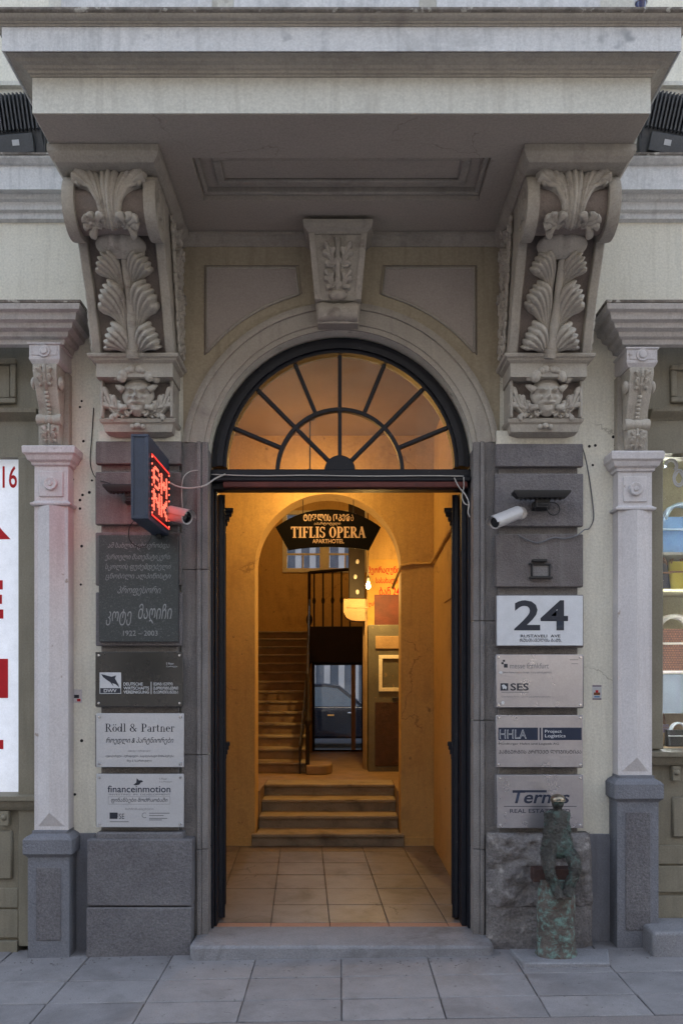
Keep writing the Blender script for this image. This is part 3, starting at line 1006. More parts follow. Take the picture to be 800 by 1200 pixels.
def bracket(cx, inner):
    HW = 0.228
    prof = [(-0.56, 3.99), (-0.52, 3.90), (-0.46, 3.80), (-0.40, 3.71), (-0.335, 3.58), (-0.285, 3.47), (-0.257, 3.42)]
    fullp = [(0, 4.15), (-0.64, 4.15), (-0.64, 4.02)] + prof + [(0, 3.42)]
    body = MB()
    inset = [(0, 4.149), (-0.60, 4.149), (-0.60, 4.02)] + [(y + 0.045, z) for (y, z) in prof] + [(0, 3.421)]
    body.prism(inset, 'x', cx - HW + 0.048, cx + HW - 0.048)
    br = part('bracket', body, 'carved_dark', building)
    for s in (-1, 1):
        r = MB(); r.prism(fullp, 'x', cx + s * (HW - 0.05), cx + s * HW)
        part('side_rail', r, 'stucco', br, bevel=0.006)
    cap = MB()
    cap.column(cx - HW - 0.012, cx + HW + 0.012, -0.84, 0.0, [(0, 4.135), (0.006, 4.14), (0.02, 4.155), (0.028, 4.17), (0.03, 4.175), (0.03, 4.208), (0, 4.209)])
    part('cap_slab', cap, 'stucco', br)
    # the big scroll
    SCY, SCZ, SR = -0.625, 4.02, 0.118
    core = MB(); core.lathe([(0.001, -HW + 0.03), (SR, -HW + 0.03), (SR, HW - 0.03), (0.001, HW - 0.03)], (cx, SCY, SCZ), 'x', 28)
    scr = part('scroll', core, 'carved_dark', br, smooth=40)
    for s in (-1, 1):
        rim = MB()
        x0, x1 = cx + s * (HW - 0.055), cx + s * (HW + 0.004)
        lo, hi = min(x0, x1), max(x0, x1)
        rim.lathe([(0.03, 0), (0.15, 0), (0.152, 0.01), (0.152, hi - lo - 0.01), (0.15, hi - lo), (0.10, hi - lo), (0.09, hi - lo - 0.012), (0.05, hi - lo - 0.012), (0.04, hi - lo + 0.004), (0.001, hi - lo + 0.008)] if s > 0 else
                  [(0.001, -0.008), (0.04, -0.004), (0.05, 0.012), (0.09, 0.012), (0.10, 0), (0.15, 0), (0.152, 0.01), (0.152, hi - lo - 0.01), (0.15, hi - lo), (0.03, hi - lo)], (lo, SCY, SCZ), 'x', 28)
        part('scroll_rim', rim, 'stucco', br, smooth=40)

    def smap(a, b, h):      # b: angle round the scroll from below (0) to above (1)
        ang = R(-62 + 140 * b)
        rr = SR + h
        return (cx + a, SCY - rr * math.cos(ang), SCZ + rr * math.sin(ang))

    w = MB(); fan_leaf(w, smap, [(0, -0.02), (0, 0.5), (0, 0.92)], 0.052, 3, 0.06, 0.05, 0.06, base=0.55, asp=0.33)
    part('acanthus_leaf', w, 'carved', br, smooth=True)
    for s in (-1, 1):
        w = MB(); fan_leaf(w, smap, [(s * 0.03, 0.0), (s * 0.035, 0.72), (s * 0.15, 0.84)], 0.076, 4, 0.055, 0.06, 0.06, base=0.28, asp=0.33)
        part('acanthus_leaf', w, 'carved', br, smooth=True)
        w = MB(); acanthus(w, smap, [(s * 0.05, 0.0), (s * 0.085, 0.06), (s * 0.135, 0.16)], 0.055, 4, 0.05, 0.035, 0.04, base=0.6, asp=0.33)
        part('acanthus_leaf', w, 'carved', br, smooth=True)
        w = MB(); w.tube([smap(s * 0.035, 0.1, 0.03), smap(s * 0.05, 0.35, 0.03), smap(s * 0.09, 0.55, 0.032), smap(s * 0.14, 0.62, 0.03), smap(s * 0.155, 0.58, 0.03)], [0.012, 0.013, 0.013, 0.015, 0.02], 8)
        part('stalk', w, 'carved', br, smooth=True)

    rs0 = random.Random(int(cx * 100) + 500)
    # front panel: b 0 at the bottom, 1 under the scroll
    def pmap(a, b, h):
        t = min(1, max(0, 1 - b)) * (len(prof) - 1)
        i = min(int(t), len(prof) - 2)
        f = t - i
        y = prof[i][0] + (prof[i + 1][0] - prof[i][0]) * f + 0.045
        z = prof[i][1] + (prof[i + 1][1] - prof[i][1]) * f
        return (cx + a, y - h * 0.88, z - h * 0.42)

    w = MB(); w.tube([pmap(0.012 * math.sin(b_ * 3), b_, 0.045) for b_ in (0.0, 0.12, 0.3, 0.5, 0.7, 0.86)], [0.036, 0.032, 0.026, 0.021, 0.02, 0.022], 10)
    part('stem', w, 'carved', br, smooth=True)
    w = MB()
    for k in range(5):
        w.tube([pmap(-0.035 + 0.07 * q / 6, 0.015 + 0.025 * k, 0.05 + 0.036 * math.sin(PI * q / 6)) for q in range(7)], 0.006, 6)
    part('stem_rings', w, 'carved', br, smooth=True)
    w = MB()

    def cup(u, v):          # two-lobed cup under the scroll, creased down the middle
        an = 2 * PI * u
        rr = (0.03 + 0.088 * math.sin(PI * min(1.0, v * 1.18)) ** 0.75) if v < 0.92 else 0.045
        k = math.cos(an)
        crease = 1 - 0.30 * math.exp(-(k / 0.10) ** 2) - 0.12 * math.exp(-((abs(k) - 0.55) / 0.08) ** 2)
        q = pmap(0, 0.745 + 0.25 * v, 0.05)
        return (q[0] + rr * 1.12 * k, q[1] + rr * 0.72 * crease * math.sin(an), q[2])
    w.grid(cup, 36, 14)
    part('cup', w, 'carved', br, smooth=True)
    for s in (-1, 1):
        for (b0, b1, x1, wd, lf) in ((0.36, 0.74, 0.095, 0.066, 0.062), (0.10, 0.50, 0.102, 0.075, 0.066), (-0.07, 0.225, 0.102, 0.078, 0.07)):
            w = MB()
            fan_leaf(w, pmap, [(s * 0.024, b0), (s * 0.018, b0 + 0.80 * (b1 - b0)), (s * (x1 + 0.012), b1 + 0.01)], wd * rs0.uniform(0.95, 1.06), 5, lf, 0.075, 0.07, base=0.26, asp=0.64)
            part('acanthus_leaf', w, 'carved', br, smooth=True)
    # carved sides: running leaf work
    for s in (-1, 1):
        xs = cx + s * HW

        def sidemap(a, b, h, xs=xs, s=s):
            return (xs + s * h * 0.8, a, b)
        w = MB()
        rs = random.Random(5)
        for k in range(17):
            t = k / 16
            z = 3.46 + 0.60 * t
            yf = -0.26 - 0.28 * t
            y0 = yf * rs.uniform(0.30, 0.55)
            ang = rs.uniform(0.5, 1.1) + (PI * 0.5 if k % 2 else 0)
            L = 0.09 + 0.05 * t
            e = (y0 + L * math.cos(ang), z + L * math.sin(ang) * 0.8)
            mdp = ((y0 + e[0]) / 2 + 0.03 * (1 if k % 2 else -1), (z + e[1]) / 2)
            acanthus(w, sidemap, [(y0, z), mdp, e], 0.040, 3, 0.035, 0.02, 0.035)
            w.tube([sidemap(p[0], p[1], 0.02) for p in spiral(yf * 0.72, z + 0.02, 0.036, 0.008, k, 1.3 if k % 2 else -1.3, 14)], 0.008, 5)
        part('side_carving', w, 'carved', br, smooth=True)
    # mask console under it
    cb = MB()
    cb.column(cx - 0.213, cx + 0.213, -0.235, 0.0, [(0, 3.30), (0.0, 3.375), (0.008, 3.38), (0.02, 3.388), (0.022, 3.396), (0.036, 3.402), (0.04, 3.412), (0.04, 3.4195)])
    part('console_cap', cb, 'stucco', br)
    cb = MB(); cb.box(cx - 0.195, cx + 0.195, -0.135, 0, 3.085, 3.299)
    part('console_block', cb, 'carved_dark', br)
    for s in (-1, 1):
        cb = MB(); cb.box(cx + s * 0.205, cx + s * 0.188, -0.185, 0, 3.09, 3.30)
        part('console_edge', cb, 'stucco', br, bevel=0.006)
    cb = MB()
    cb.column(cx - 0.20, cx + 0.20, -0.15, 0.0, [(-0.06, 3.005), (-0.01, 3.02), (0.0, 3.06), (0.012, 3.07), (0.018, 3.085), (0.012, 3.092), (0, 3.093)])
    part('console_base', cb, 'stucco', br)
    w = MB(); face_mask(w, cx + 0.005, -0.16, 3.212, 0.092, 0.112, 0.068)
    mk = part('mask', w, 'carved', br, smooth=True)
    w = MB()
    rs = random.Random(9)
    for k in range(22):
        an = R(10 + 160 * (k % 11) / 10)
        rr = 0.075 + 0.03 * (k // 11)
        w.ball((cx + 0.005 + rr * 1.05 * math.cos(an), -0.215 + 0.02 * (k // 11) - rs.uniform(0, 0.02), 3.288 + rr * 0.75 * math.sin(an)), rs.uniform(0.018, 0.030), 1, 1, 1, 9, 6)
    part('mask_hair', w, 'carved', br, smooth=True)
    w = MB()
    for s in (-1, 1):
        w.tube([(cx + s * 0.07, -0.2, 3.235), (cx + s * 0.10, -0.19, 3.26), (cx + s * 0.118, -0.185, 3.27)], [0.022, 0.016, 0.005], 7)
        w.tube([(cx + s * 0.05, -0.2, 3.145), (cx + s * 0.085, -0.19, 3.14), (cx + s * 0.10, -0.185, 3.165)], [0.014, 0.02, 0.008], 7)
    part('mask_ears', w, 'carved', br, smooth=True)

    def cmap(a, b, h):
        return (cx + a, -0.135 - h, 3.09 + b)

    for s in (-1, 1):
        for (sp_, wd) in (([(s * 0.05, 0.01), (s * 0.16, 0.015), (s * 0.18, 0.19)], 0.048), ([(s * 0.06, 0.015), (s * 0.12, 0.02), (s * 0.128, 0.14)], 0.036), ([(s * 0.05, 0.01), (s * 0.085, 0.01), (s * 0.095, 0.085)], 0.022)):
            w = MB(); acanthus(w, cmap, sp_, wd, 4, 0.045, 0.02, 0.045, base=0.25)
            part('acanthus_leaf', w, 'carved', br, smooth=True)
        w = MB(); w.tube([cmap(p[0], p[1], 0.045) for p in spiral(s * 0.042, 0.036, 0.026, 0.007, -PI / 2, s * 1.3)], 0.008, 7)
        part('curl', w, 'carved', br, smooth=True)
    w = MB()
    w.ball((cx, -0.16, 3.05), 0.02, 1.0, 0.8, 0.8); w.ball((cx - 0.03, -0.155, 3.045), 0.015); w.ball((cx + 0.03, -0.155, 3.045), 0.015)
    part('drop', w, 'carved', br, smooth=True)
    return br


bracket(-1.155, 1)
bracket(1.155, -1)

# ---- rusticated piers
YB = -0.085
for (s, xa, xb, blocks, ptop) in (
        (-1, wx(112, YB), wx(213, YB), [(517, 544), (553, 615), (624, 686), (694, 757), (766, 829), (837, 899), (907, 969)], 517),
        (1, wx(580, YB), wx(683, YB), [(520, 547), (555, 617), (626, 688), (697, 759), (768, 830), (839, 900), (908, 968)], 520)):
    w = MB(); w.box(xa + 0.025, xb - 0.025, -0.05, 0.0, 0.6, wz(ptop, YB) - 0.01)
    pier = part('pier', w, 'basalt2', building)
    w = MB(); w.box(xa + 0.012, xb - 0.012, -0.062, 0.0, wz(ptop, YB) + 0.001, 3.05)
    part('plaster_top', w, 'cream', pier, bevel=0.004)
    for (ya, yb) in blocks:
        w = MB(); w.box(xa + random.uniform(-.003, .003), xb + random.uniform(-.003, .003), YB - 0.004, -0.048, wz(yb, YB), wz(ya, YB))
        part('stone_block', w, random.choice(('basalt', 'basalt', 'basalt_b', 'basalt_c')), pier, bevel=0.007)
    # plinth
    Y2 = -0.14
    if s < 0:
        w = MB(); w.box(wx(113, -.1), wx(215, -.1), -0.11, 0, wz(986, -.1), wz(975, -.1))
        part('plinth_moulding', w, 'plinth', pier, bevel=0.012)
        w = MB(); w.box(wx(102, Y2), wx(225, Y2), Y2, 0, wz(1062, Y2), wz(984, Y2))
        part('plinth_block', w, 'plinth', pier, bevel=0.008)
        w = MB(); w.box(wx(101.5, Y2), wx(224, Y2), Y2 - 0.004, 0, -0.05, wz(1063.5, Y2))
        part('plinth_block', w, 'plinth', pier, bevel=0.008)
    else:
        x0, x1, z0, z1 = wx(571, Y2), wx(696, Y2), -0.05, wz(975, Y2)
        zs = wz(1062, Y2)
        for (za, zb, amp, nz) in ((zs, z1, 0.035, 40), (z0, zs - 0.003, 0.012, 24)):
            w = MB()

            def fn(u, v, za=za, zb=zb, amp=amp):
                x = x0 + (x1 - x0) * u
                z = za + (zb - za) * v
                e = min(u, 1 - u, (1 - v) if amp > 0.02 else 1) * 6
                n = noise.fractal(Vector((x * 7, 3.3, z * 7)), 0.9, 2.1, 5) * amp
                n2 = noise.fractal(Vector((x * 22, 1.3, z * 22)), 0.9, 2.1, 3) * amp * 0.3
                round_ = 0.05 * max(0, 1 - e) ** 2
                sx_ = -0.03 * max(0, u - 0.9) * 10 * max(0, v - 0.55) if amp > 0.02 else 0
                return (x + sx_, Y2 + 0.0 + n + n2 + round_, z - (0.02 * max(0, 1 - e) if v > 0.98 and amp > .02 else 0))
            w.grid(fn, 44, nz)
            w.box(x0 + 0.012, x1 - 0.012, Y2 + 0.07, 0, za, zb - 0.02)
            part('plinth_block', w, 'rough_stone', pier, smooth=True)
    # moulded stone jamb next to the door
    xi = ACX + s * AR
    for (pa, pb, d) in ((-s * 0.004, s * 0.035, -0.03), (s * 0.036, s * 0.06, -0.045), (s * 0.061, s * 0.155, -0.022)):
        tops = 2.995
        zsplit = [0.11, 0.62, 1.27 + 0.1 * s, 2.1 - 0.15 * s, tops]
        for q in range(4):
            w = MB(); w.box(xi + pa, xi + pb, d, 0.004 if abs(pa) > 0.01 else 0.12, zsplit[q] + 0.0015, zsplit[q + 1] - 0.0015)
            part('jamb_stone', w, 'basalt2', building, bevel=0.004)

# ---- door step
DS = -0.245
w = MB()
xs0, xs1 = -0.85, 0.853
poly = []
for (cx_, cy_, a0) in ((xs0 + 0.04, DS + 0.04, 180), (xs1 - 0.04, DS + 0.04, 270)):
    for k in range(6):
        an = R(a0 + 90 * k / 5)
        poly.append((cx_ + 0.04 * math.cos(an), cy_ + 0.04 * math.sin(an)))
poly += [(xs1, 0.14), (xs0, 0.14)]
poly = [p for p in poly]
w.prism(poly, 'z', -0.1, 0.124)
ds = part('doorstep', w, 'doorstep', building, bevel=0.016, seg=3)

# ---- fanlight
FY = 0.10
w = MB()
w.band(arc(0.68), arc(0.768), 'y', FY, FY + 0.09)
fan = part('fanlight', w, 'navy', building, smooth=30)
w = MB(); w.band(arc(0.70), arc(0.735), 'y', FY - 0.025, FY)
part('frame_bead', w, 'navy', fan, smooth=30)
FC = (ACX - 0.005, wz(552, FY))


def pol(r, a_):
    return (FC[0] + r * math.cos(R(a_)), FC[1] + r * math.sin(R(a_)))


for a_ in [22.5 * k for k in range(1, 8)]:
    r0 = 0.07 if a_ in (45, 90, 135) else 0.375
    p0, p1 = pol(r0, a_), pol(0.70, a_)
    d = Vector((p1[0] - p0[0], p1[1] - p0[1])).normalized()
    n = Vector((-d.y, d.x)) * 0.0115
    w = MB(); w.prism([(p0[0] + n.x, p0[1] + n.y), (p0[0] - n.x, p0[1] - n.y), (p1[0] - n.x, p1[1] - n.y), (p1[0] + n.x, p1[1] + n.y)], 'y', FY + 0.012, FY + 0.055)
    part('glazing_bar', w, 'navy', fan, bevel=0.004)
w = MB(); w.band([pol(0.362, t) for t in range(0, 181, 5)], [pol(0.386, t) for t in range(0, 181, 5)], 'y', FY + 0.011, FY + 0.056)
part('glazing_ring', w, 'navy', fan, bevel=0.003)
w = MB(); w.prism([pol(0.092, t) for t in range(0, 181, 10)], 'y', FY - 0.02, FY + 0.06)
part('hub', w, 'navy', fan, bevel=0.006)
for k in range(8):
    w = MB(); w.prism([pol(0.376, t) for t in [22.5 * k + 22.5 * q / 6 for q in range(7)]] + [pol(0.725, t) for t in [22.5 * (k + 1) - 22.5 * q / 6 for q in range(7)]], 'y', FY + 0.032, FY + 0.036)
    part('pane', w, 'fan_glass', fan)
for k in range(4):
    w = MB(); w.prism([pol(0.06, 45 * k + 45 * q / 8) for q in range(9)] + [pol(0.372, 45 * (k + 1) - 45 * q / 8) for q in range(9)], 'y', FY + 0.030, FY + 0.034)
    part('pane', w, 'fan_glass', fan)
# transom
w = MB()
w.box(-0.775, 0.765, FY - 0.03, FY + 0.11, wz(560, FY), wz(551, FY))
w.box(-0.775, 0.765, FY - 0.055, FY + 0.11, wz(566, FY), wz(560.3, FY))
transom = part('transom', w, 'navy', building, bevel=0.006)
w = MB(); w.box(-0.70, 0.745, FY - 0.05, FY - 0.012, wz(573, FY), wz(566.4, FY))
part('red_brown_strip', w, 'redwood', transom, bevel=0.004)
w = MB(); w.box(-0.775, 0.765, FY + 0.0, FY + 0.10, wz(573.5, FY), wz(566.2, FY))
part('lower_rail', w, 'navy', transom, bevel=0.004)

# ---- door frame posts and open leaves
for s in (-1, 1):
    w = MB()
    xi = ACX + s * AR
    w.box(xi, xi - s * 0.018, FY - 0.02, FY + 0.16, 0.125, wz(573, FY))
    w.box(xi - s * 0.018, xi - s * (0.032 if s < 0 else 0.05), FY + 0.03, FY + 0.16, 0.125, wz(573, FY))
    part('door_frame_post', w, 'navy', building, bevel=0.005)
    # the leaf stands open, swung back a little past the square
    hx, hy = xi - s * (0.026 if s < 0 else 0.052), FY + 0.15
    ca, sa = math.cos(R(8.5)), math.sin(R(8.5))

    def leafbox(mb, l0, l1, t0, t1, z0, z1, s=s, hx=hx, hy=hy):
        """l along the leaf into the hall, t towards the passage"""
        c = []
        for z in (z0, z1):
            for (l, t) in ((l0, t0), (l1, t0), (l1, t1), (l0, t1)):
                l = l * 0.68
                t = t * 0.78
                c.append((hx + s * (l * sa) - s * t * ca, hy + l * ca + t * sa, z))
        mb.add(c, [(0, 3, 2, 1), (4, 5, 6, 7), (0, 1, 5, 4), (1, 2, 6, 5), (2, 3, 7, 6), (3, 0, 4, 7)])

    ZT = 2.745
    w = MB(); leafbox(w, 0, 0.68, 0.0, 0.035, 0.14, ZT)
    leaf = part('door_leaf', w, 'navy', building, bevel=0.003)
    w = MB()
    for (l0, l1) in ((0.0, 0.10), (0.58, 0.68)):
        leafbox(w, l0, l1, 0.0352, 0.05, 0.14, ZT)
    part('stile', w, 'navy', leaf, bevel=0.004)
    for (z0, z1) in ((0.14, 0.36), (0.98, 1.12), (1.9, 2.0), (2.62, ZT)):
        w = MB(); leafbox(w, 0.101, 0.579, 0.0352, 0.046, z0, z1)
        part('door_rail', w, 'navy', leaf, bevel=0.004)
    for (z0, z1) in ((0.42, 0.92), (1.18, 1.84), (2.06, 2.56)):
        w = MB(); leafbox(w, 0.15, 0.53, 0.0352, 0.055, z0, z1)
        part('door_panel', w, 'navy', leaf, bevel=0.018, seg=1)
    for zc in (2.63, 1.13):
        w = MB()
        k_ = 1.0 if zc > 2 else 0.6
        leafbox(w, 0.30, 0.40, 0.0352, 0.05 + 0.07 * k_, zc + 0.05, zc + 0.075)
        leafbox(w, 0.305, 0.395, 0.0352, 0.05 + 0.058 * k_, zc + 0.025, zc + 0.0495)
        leafbox(w, 0.31, 0.39, 0.0352, 0.05 + 0.04 * k_, zc - 0.005, zc + 0.0245)
        leafbox(w, 0.315, 0.385, 0.0352, 0.05 + 0.024 * k_, zc - 0.035, zc - 0.0055)
        leafbox(w, 0.32, 0.38, 0.0352, 0.05 + 0.012 * k_, zc - 0.075, zc - 0.0355)
        part('carved_cap', w, 'navy', leaf, bevel=0.003)
    w = MB(); leafbox(w, 0.31, 0.39, 0.0352, 0.062, 0.16, 2.55)
    part('cover_strip', w, 'navy', leaf, bevel=0.01)

# drill holes in the plaster
rs = random.Random(3)
w = MB()
for (px, py) in ((96, 470), (94, 477), (98, 517), (86, 562), (108, 563), (82, 578), (105, 577), (97, 580), (94, 586), (94, 596), (84, 621), (96, 640), (95, 685), (718, 512), (690, 523), (697, 522), (694, 545), (713, 543), (713, 549), (720, 522), (96, 868), (88, 931)):
    w.lathe([(0.001, 0.0), (rs.uniform(0.006, 0.010), 0.0), (rs.uniform(0.005, 0.007), 0.0015), (0.001, 0.0015)], (wx(px), 0, wz(py)), 'y', 8)
part('drill_holes', w, 'hole', building, kind='stuff')

# ------------------------------------------------------------------ entrance hall
VX0, VX1, VY1 = -1.15, 0.815, 2.55
w = MB()
w.box(VX0 - 0.2, VX0, 0.3, VY1, -0.1, 3.75)
part('hall_wall', w, 'ochre', building)
w = MB(); w.box(VX1, VX1 + 0.2, 0.3, VY1, -0.1, 3.75)
part('hall_wall', w, 'ochre', building)
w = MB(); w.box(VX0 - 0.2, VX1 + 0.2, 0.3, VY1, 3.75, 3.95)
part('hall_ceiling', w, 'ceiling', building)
# inner archway
IX, IR, ISZ = -0.12, 0.645, 2.59
w = MB()
w.box(-1.75, IX - IR, VY1, 2.85, -0.1, ISZ)
w.box(IX + IR, 1.45, VY1, 2.85, -0.1, ISZ)
a = arc(IR, cx=IX, cz=ISZ)
b = []
for i in range(49):
    if i <= 14: b.append((-1.75, ISZ + (5.3 - ISZ) * i / 14))
    elif i <= 34: b.append((-1.75 + 3.2 * (i - 14) / 20, 5.3))
    else: b.append((1.45, 5.3 - (5.3 - ISZ) * (i - 34) / 14))
w.band(a, b, 'y', VY1, 2.85)
part('inner_arch_wall', w, 'ochre', building)
# skirting
w = MB()
for (xa, xb) in ((VX0, IX - IR - 0.03), (IX + IR + 0.03, VX1)):
    w = MB(); w.box(xa, xb, VY1 - 0.012, VY1, 0.12, 0.20)
    part('skirting', w, 'ochre', building, bevel=0.003)
# floor: skewed tiles
fl = MB(); fl.box(VX0, VX1, 0.1, VY1, -0.1, 0.112)
hall_floor = structure(part('hall_floor', fl, 'joint'))
ys = [0.12, 0.21, 0.615, 1.04, 1.45, 1.86, 2.30, 2.545]
for j in range(len(ys) - 1):
    for k in range(-4, 5):
        xa, xb = -0.42 + 0.357 * k, -0.42 + 0.357 * (k + 1)
        if j == 0 and k % 2: xa, xb = xa, xb
        sh = lambda y: -0.045 * y
        c = [(xa + 0.002 + sh(ys[j]), ys[j] + 0.004), (xb - 0.002 + sh(ys[j]), ys[j] + 0.004), (xb - 0.002 + sh(ys[j + 1]), ys[j + 1] - 0.004), (xa + 0.002 + sh(ys[j + 1]), ys[j + 1] - 0.004)]
        lo, hi = VX0 + 0.002, VX1 - 0.002
        c = [(min(hi, max(lo, p[0])), p[1]) for p in c]
        if c[1][0] - c[0][0] < 0.03:
            continue
        dz = random.uniform(-0.0012, 0.0012)
        t = MB(); t.add([(p[0], p[1], 0.1235 + dz) for p in c] + [(p[0], p[1], 0.10) for p in c], [(0, 1, 2, 3), (7, 6, 5, 4), (0, 4, 5, 1), (1, 5, 6, 2), (2, 6, 7, 3), (3, 7, 4, 0)])
        part('floor_tile', t, 'terracotta' if j == 0 else 'hall_tile', hall_floor, bevel=0.002, seg=1)

# ---- steps in the archway
steps = thing('entrance_steps', 'four worn stone steps climbing through the inner archway', 'steps', (IX, 2.48, 0.12))
for k in range(4):
    y0 = 2.50 + 0.27 * k + (0.02 if k else 0)
    hw = IR + 0.025 if k == 0 else IR - 0.012
    z0, z1 = 0.125 + 0.11 * k, 0.125 + 0.11 * (k + 1)
    if k == 0:
        w = MB(); w.box(IX - hw, IX + hw, y0 + 0.02, VY1 - 0.002, z0, z1 - 0.03)
        w.box(IX - IR + 0.012, IX + IR - 0.012, VY1 - 0.002, 2.80, z0, z1 - 0.03)
    else:
        w = MB(); w.box(IX - hw, IX + hw, y0 + 0.02, y0 + 0.34, z0 - 0.003, z1 - 0.03)
    st = part('step', w, 'step', steps, bevel=0.003)
    w = MB(); w.box(IX - hw, IX + hw, y0 - 0.008, VY1 - 0.002 if k == 0 else y0 + 0.34, z1 - 0.0295, z1)
    if k == 0:
        w.box(IX - IR + 0.012, IX + IR - 0.012, VY1 - 0.002, 2.83, z1 - 0.0295, z1)
    part('tread', w, 'step', st, bevel=0.008)
HZ = 0.565

# ---- stair hall
w = MB()
w.box(-1.75, -1.55, 2.85, 9.2, -0.1, 5.2)
w.box(1.2, 1.45, 2.85, 9.2, -0.1, 5.2)
w.box(-1.75, 1.45, 2.85, 9.4, 5.2, 5.4)
# rear wall with window opening and passage opening
w.box(-1.75, -0.98, 9.2, 9.4, -0.1, 5.2)
w.box(0.42, 1.45, 9.2, 9.4, -0.1, 5.2)
w.box(-0.98, 0.42, 9.2, 9.4, 1.82, 3.33)
w.box(-0.98, 0.42, 9.2, 9.4, 4.36, 5.2)
# wall under the landing with door opening
w.box(0.315, 1.2, 6.85, 6.97, 0.3, 1.80)
w.box(-0.46, -0.41, 6.85, 6.97, 0.3, 1.80)
# partition on the right
w.box(0.29, 1.2, 4.75, 4.87, 0.3, 5.2)
part('stair_hall_wall', w, 'ochre', building)
w = MB(); w.box(-1.55, 1.2, 3.672, 6.99, -0.1, HZ)
w.box(-1.55, IX - IR + 0.011, 2.851, 3.672, -0.1, HZ); w.box(IX + IR - 0.011, 1.2, 2.851, 3.672, -0.1, HZ)
structure(part('stair_hall_floor', w, 'step_wood'))

stairs = thing('staircase', 'worn flight of stairs with black iron railing rising to a landing', 'staircase', (-1.0, 4.25, HZ))
N = 14
RZ, TR = (2.29 - HZ) / N, 0.28
for k in range(1, N + 1):
    y0 = 4.25 + TR * (k - 1)
    z1 = HZ + RZ * k
    w = MB(); w.box(-1.548, -0.39 - 0.029 * (y0 - 4.2), y0 + 0.02, y0 + TR + 0.02 if k < N else 9.19, HZ + 0.002, z1 - 0.03)
    st = part('step', w, 'step_wood', stairs, bevel=0.003)
    w = MB(); w.box(-1.548, -0.378 - 0.029 * (y0 - 4.2), y0 - 0.012, y0 + TR + 0.018 if k < N else 9.19, z1 - 0.0295, z1)
    part('tread', w, 'step', st, bevel=0.009)
w = MB()
poly = [(-0.376, 4.10), (-0.376, 4.60), (-0.2, 4.60)] + [(-0.2 + 0.10 * math.sin(R(t)), 4.35 + 0.25 * math.cos(R(t))) for t in range(0, 181, 20)]
w.prism(poly, 'z', HZ + 0.001, HZ + 0.10)
part('rounded_bottom_step', w, 'step_wood', stairs, bevel=0.012)
w = MB(); w.box(-0.458, 1.195, 6.82, 9.19, 1.95, 2.29)
w.box(-0.458, 1.195, 6.80, 6.98, 1.80, 2.30)
part('landing', w, 'dark', stairs, bevel=0.004)
w = MB()
w.prism([(4.2, HZ), (4.2, HZ + 0.3), (6.8, HZ + 0.3 + 2.6 * RZ / TR), (6.8, HZ + 2.6 * RZ / TR - 0.05), (4.4, HZ)], 'x', -0.458, -0.442)
part('stringer', w, 'dark', stairs)
rail = MB(); rail.tube([(-0.37, 4.22, HZ + 0.98), (-0.445, 6.8, HZ + 0.98 + 2.55 * RZ / TR)], 0.015, 8)
part('handrail', rail, 'dark', stairs, smooth=40)


def baluster(x, y, z0, z1, name='baluster', r=0.011, mat='iron'):
    m = MB()
    h = z1 - z0
    m.lathe([(r, 0), (r, h * .42), (r * 1.8, h * .45), (r * 2.1, h * .48), (r * 1.8, h * .51), (r, h * .54), (r, h)], (x, y, z0), 'z', 8)
    return part(name, m, mat, stairs, smooth=40)


for k in range(1, 10):
    y = 4.40 + TR * (k - 1)
    baluster(-0.372 - 0.029 * (y - 4.2), y, HZ + RZ * k, HZ + 0.97 + (y - 4.22) * RZ / TR)
baluster(-0.365, 4.2, HZ + 0.1, HZ + 1.08, 'newel_post', 0.022, 'dark')
baluster(-0.445, 6.83, 1.78, 3.06, 'newel_post', 0.022, 'dark')
w = MB(); w.tube([(-0.445, 6.84, 3.05), (0.3, 6.84, 3.11)], 0.024, 8)
part('handrail', w, 'dark', stairs, smooth=40)
for px in (368, 378.5, 389.5, 400, 410):
    x = wx(px, 6.84)
    baluster(x, 6.84, 2.29, 3.05 + 0.05 * (x + 0.445), r=0.012)

# stairwell window
win = thing('stairwell_window', 'pale double window on the upper landing behind the hanging sign', 'window', (-0.28, 9.2, 3.33))
w = MB()
w.box(-0.98, 0.42, 9.17, 9.25, 3.33, 3.40); w.box(-0.98, 0.42, 9.17, 9.25, 4.29, 4.36)
w.box(-0.98, -0.90, 9.17, 9.25, 3.40, 4.29); w.box(0.34, 0.42, 9.17, 9.25, 3.40, 4.29)
w.box(-0.36, -0.20, 9.17, 9.25, 3.40, 4.29)
part('window_frame', w, 'cream', win, bevel=0.006)
for (xa, xb) in ((-0.90, -0.36), (-0.20, 0.34)):
    w = MB(); w.box(xa, xb, 9.205, 9.21, 3.40, 4.29)
    part('pane', w, 'door_glass', win)
    w = MB(); w.box(xa, xb, 9.19, 9.225, 3.62, 3.65); w.box(xa + 0.25, xb - 0.27, 9.19, 9.225, 3.40, 3.62)
    part('glazing_bar', w, 'cream', win)

# glazed door below the landing
gd = thing('glazed_rear_door', 'dark framed glass door under the stair landing with a car beyond', 'door', (-0.05, 6.9, HZ))
w = MB()
w.box(-0.408, -0.372, 6.88, 6.94, HZ, 1.80); w.box(0.28, 0.313, 6.88, 6.94, HZ, 1.80)
w.box(-0.372, 0.28, 6.88, 6.94, 1.765, 1.80); w.box(-0.372, 0.28, 6.88, 6.94, HZ, HZ + 0.02)
part('door_frame', w, 'dark', gd, bevel=0.004)
w = MB(); w.box(0.135, 0.195, 6.87, 6.95, HZ + 0.02, 1.765)
part('mullion', w, 'wood', gd, bevel=0.004)
for (xa, xb) in ((-0.372, 0.135), (0.195, 0.28)):
    w = MB(); w.box(xa, xb, 6.905, 6.911, HZ + 0.02, 1.765)
    part('pane', w, 'door_glass', gd)

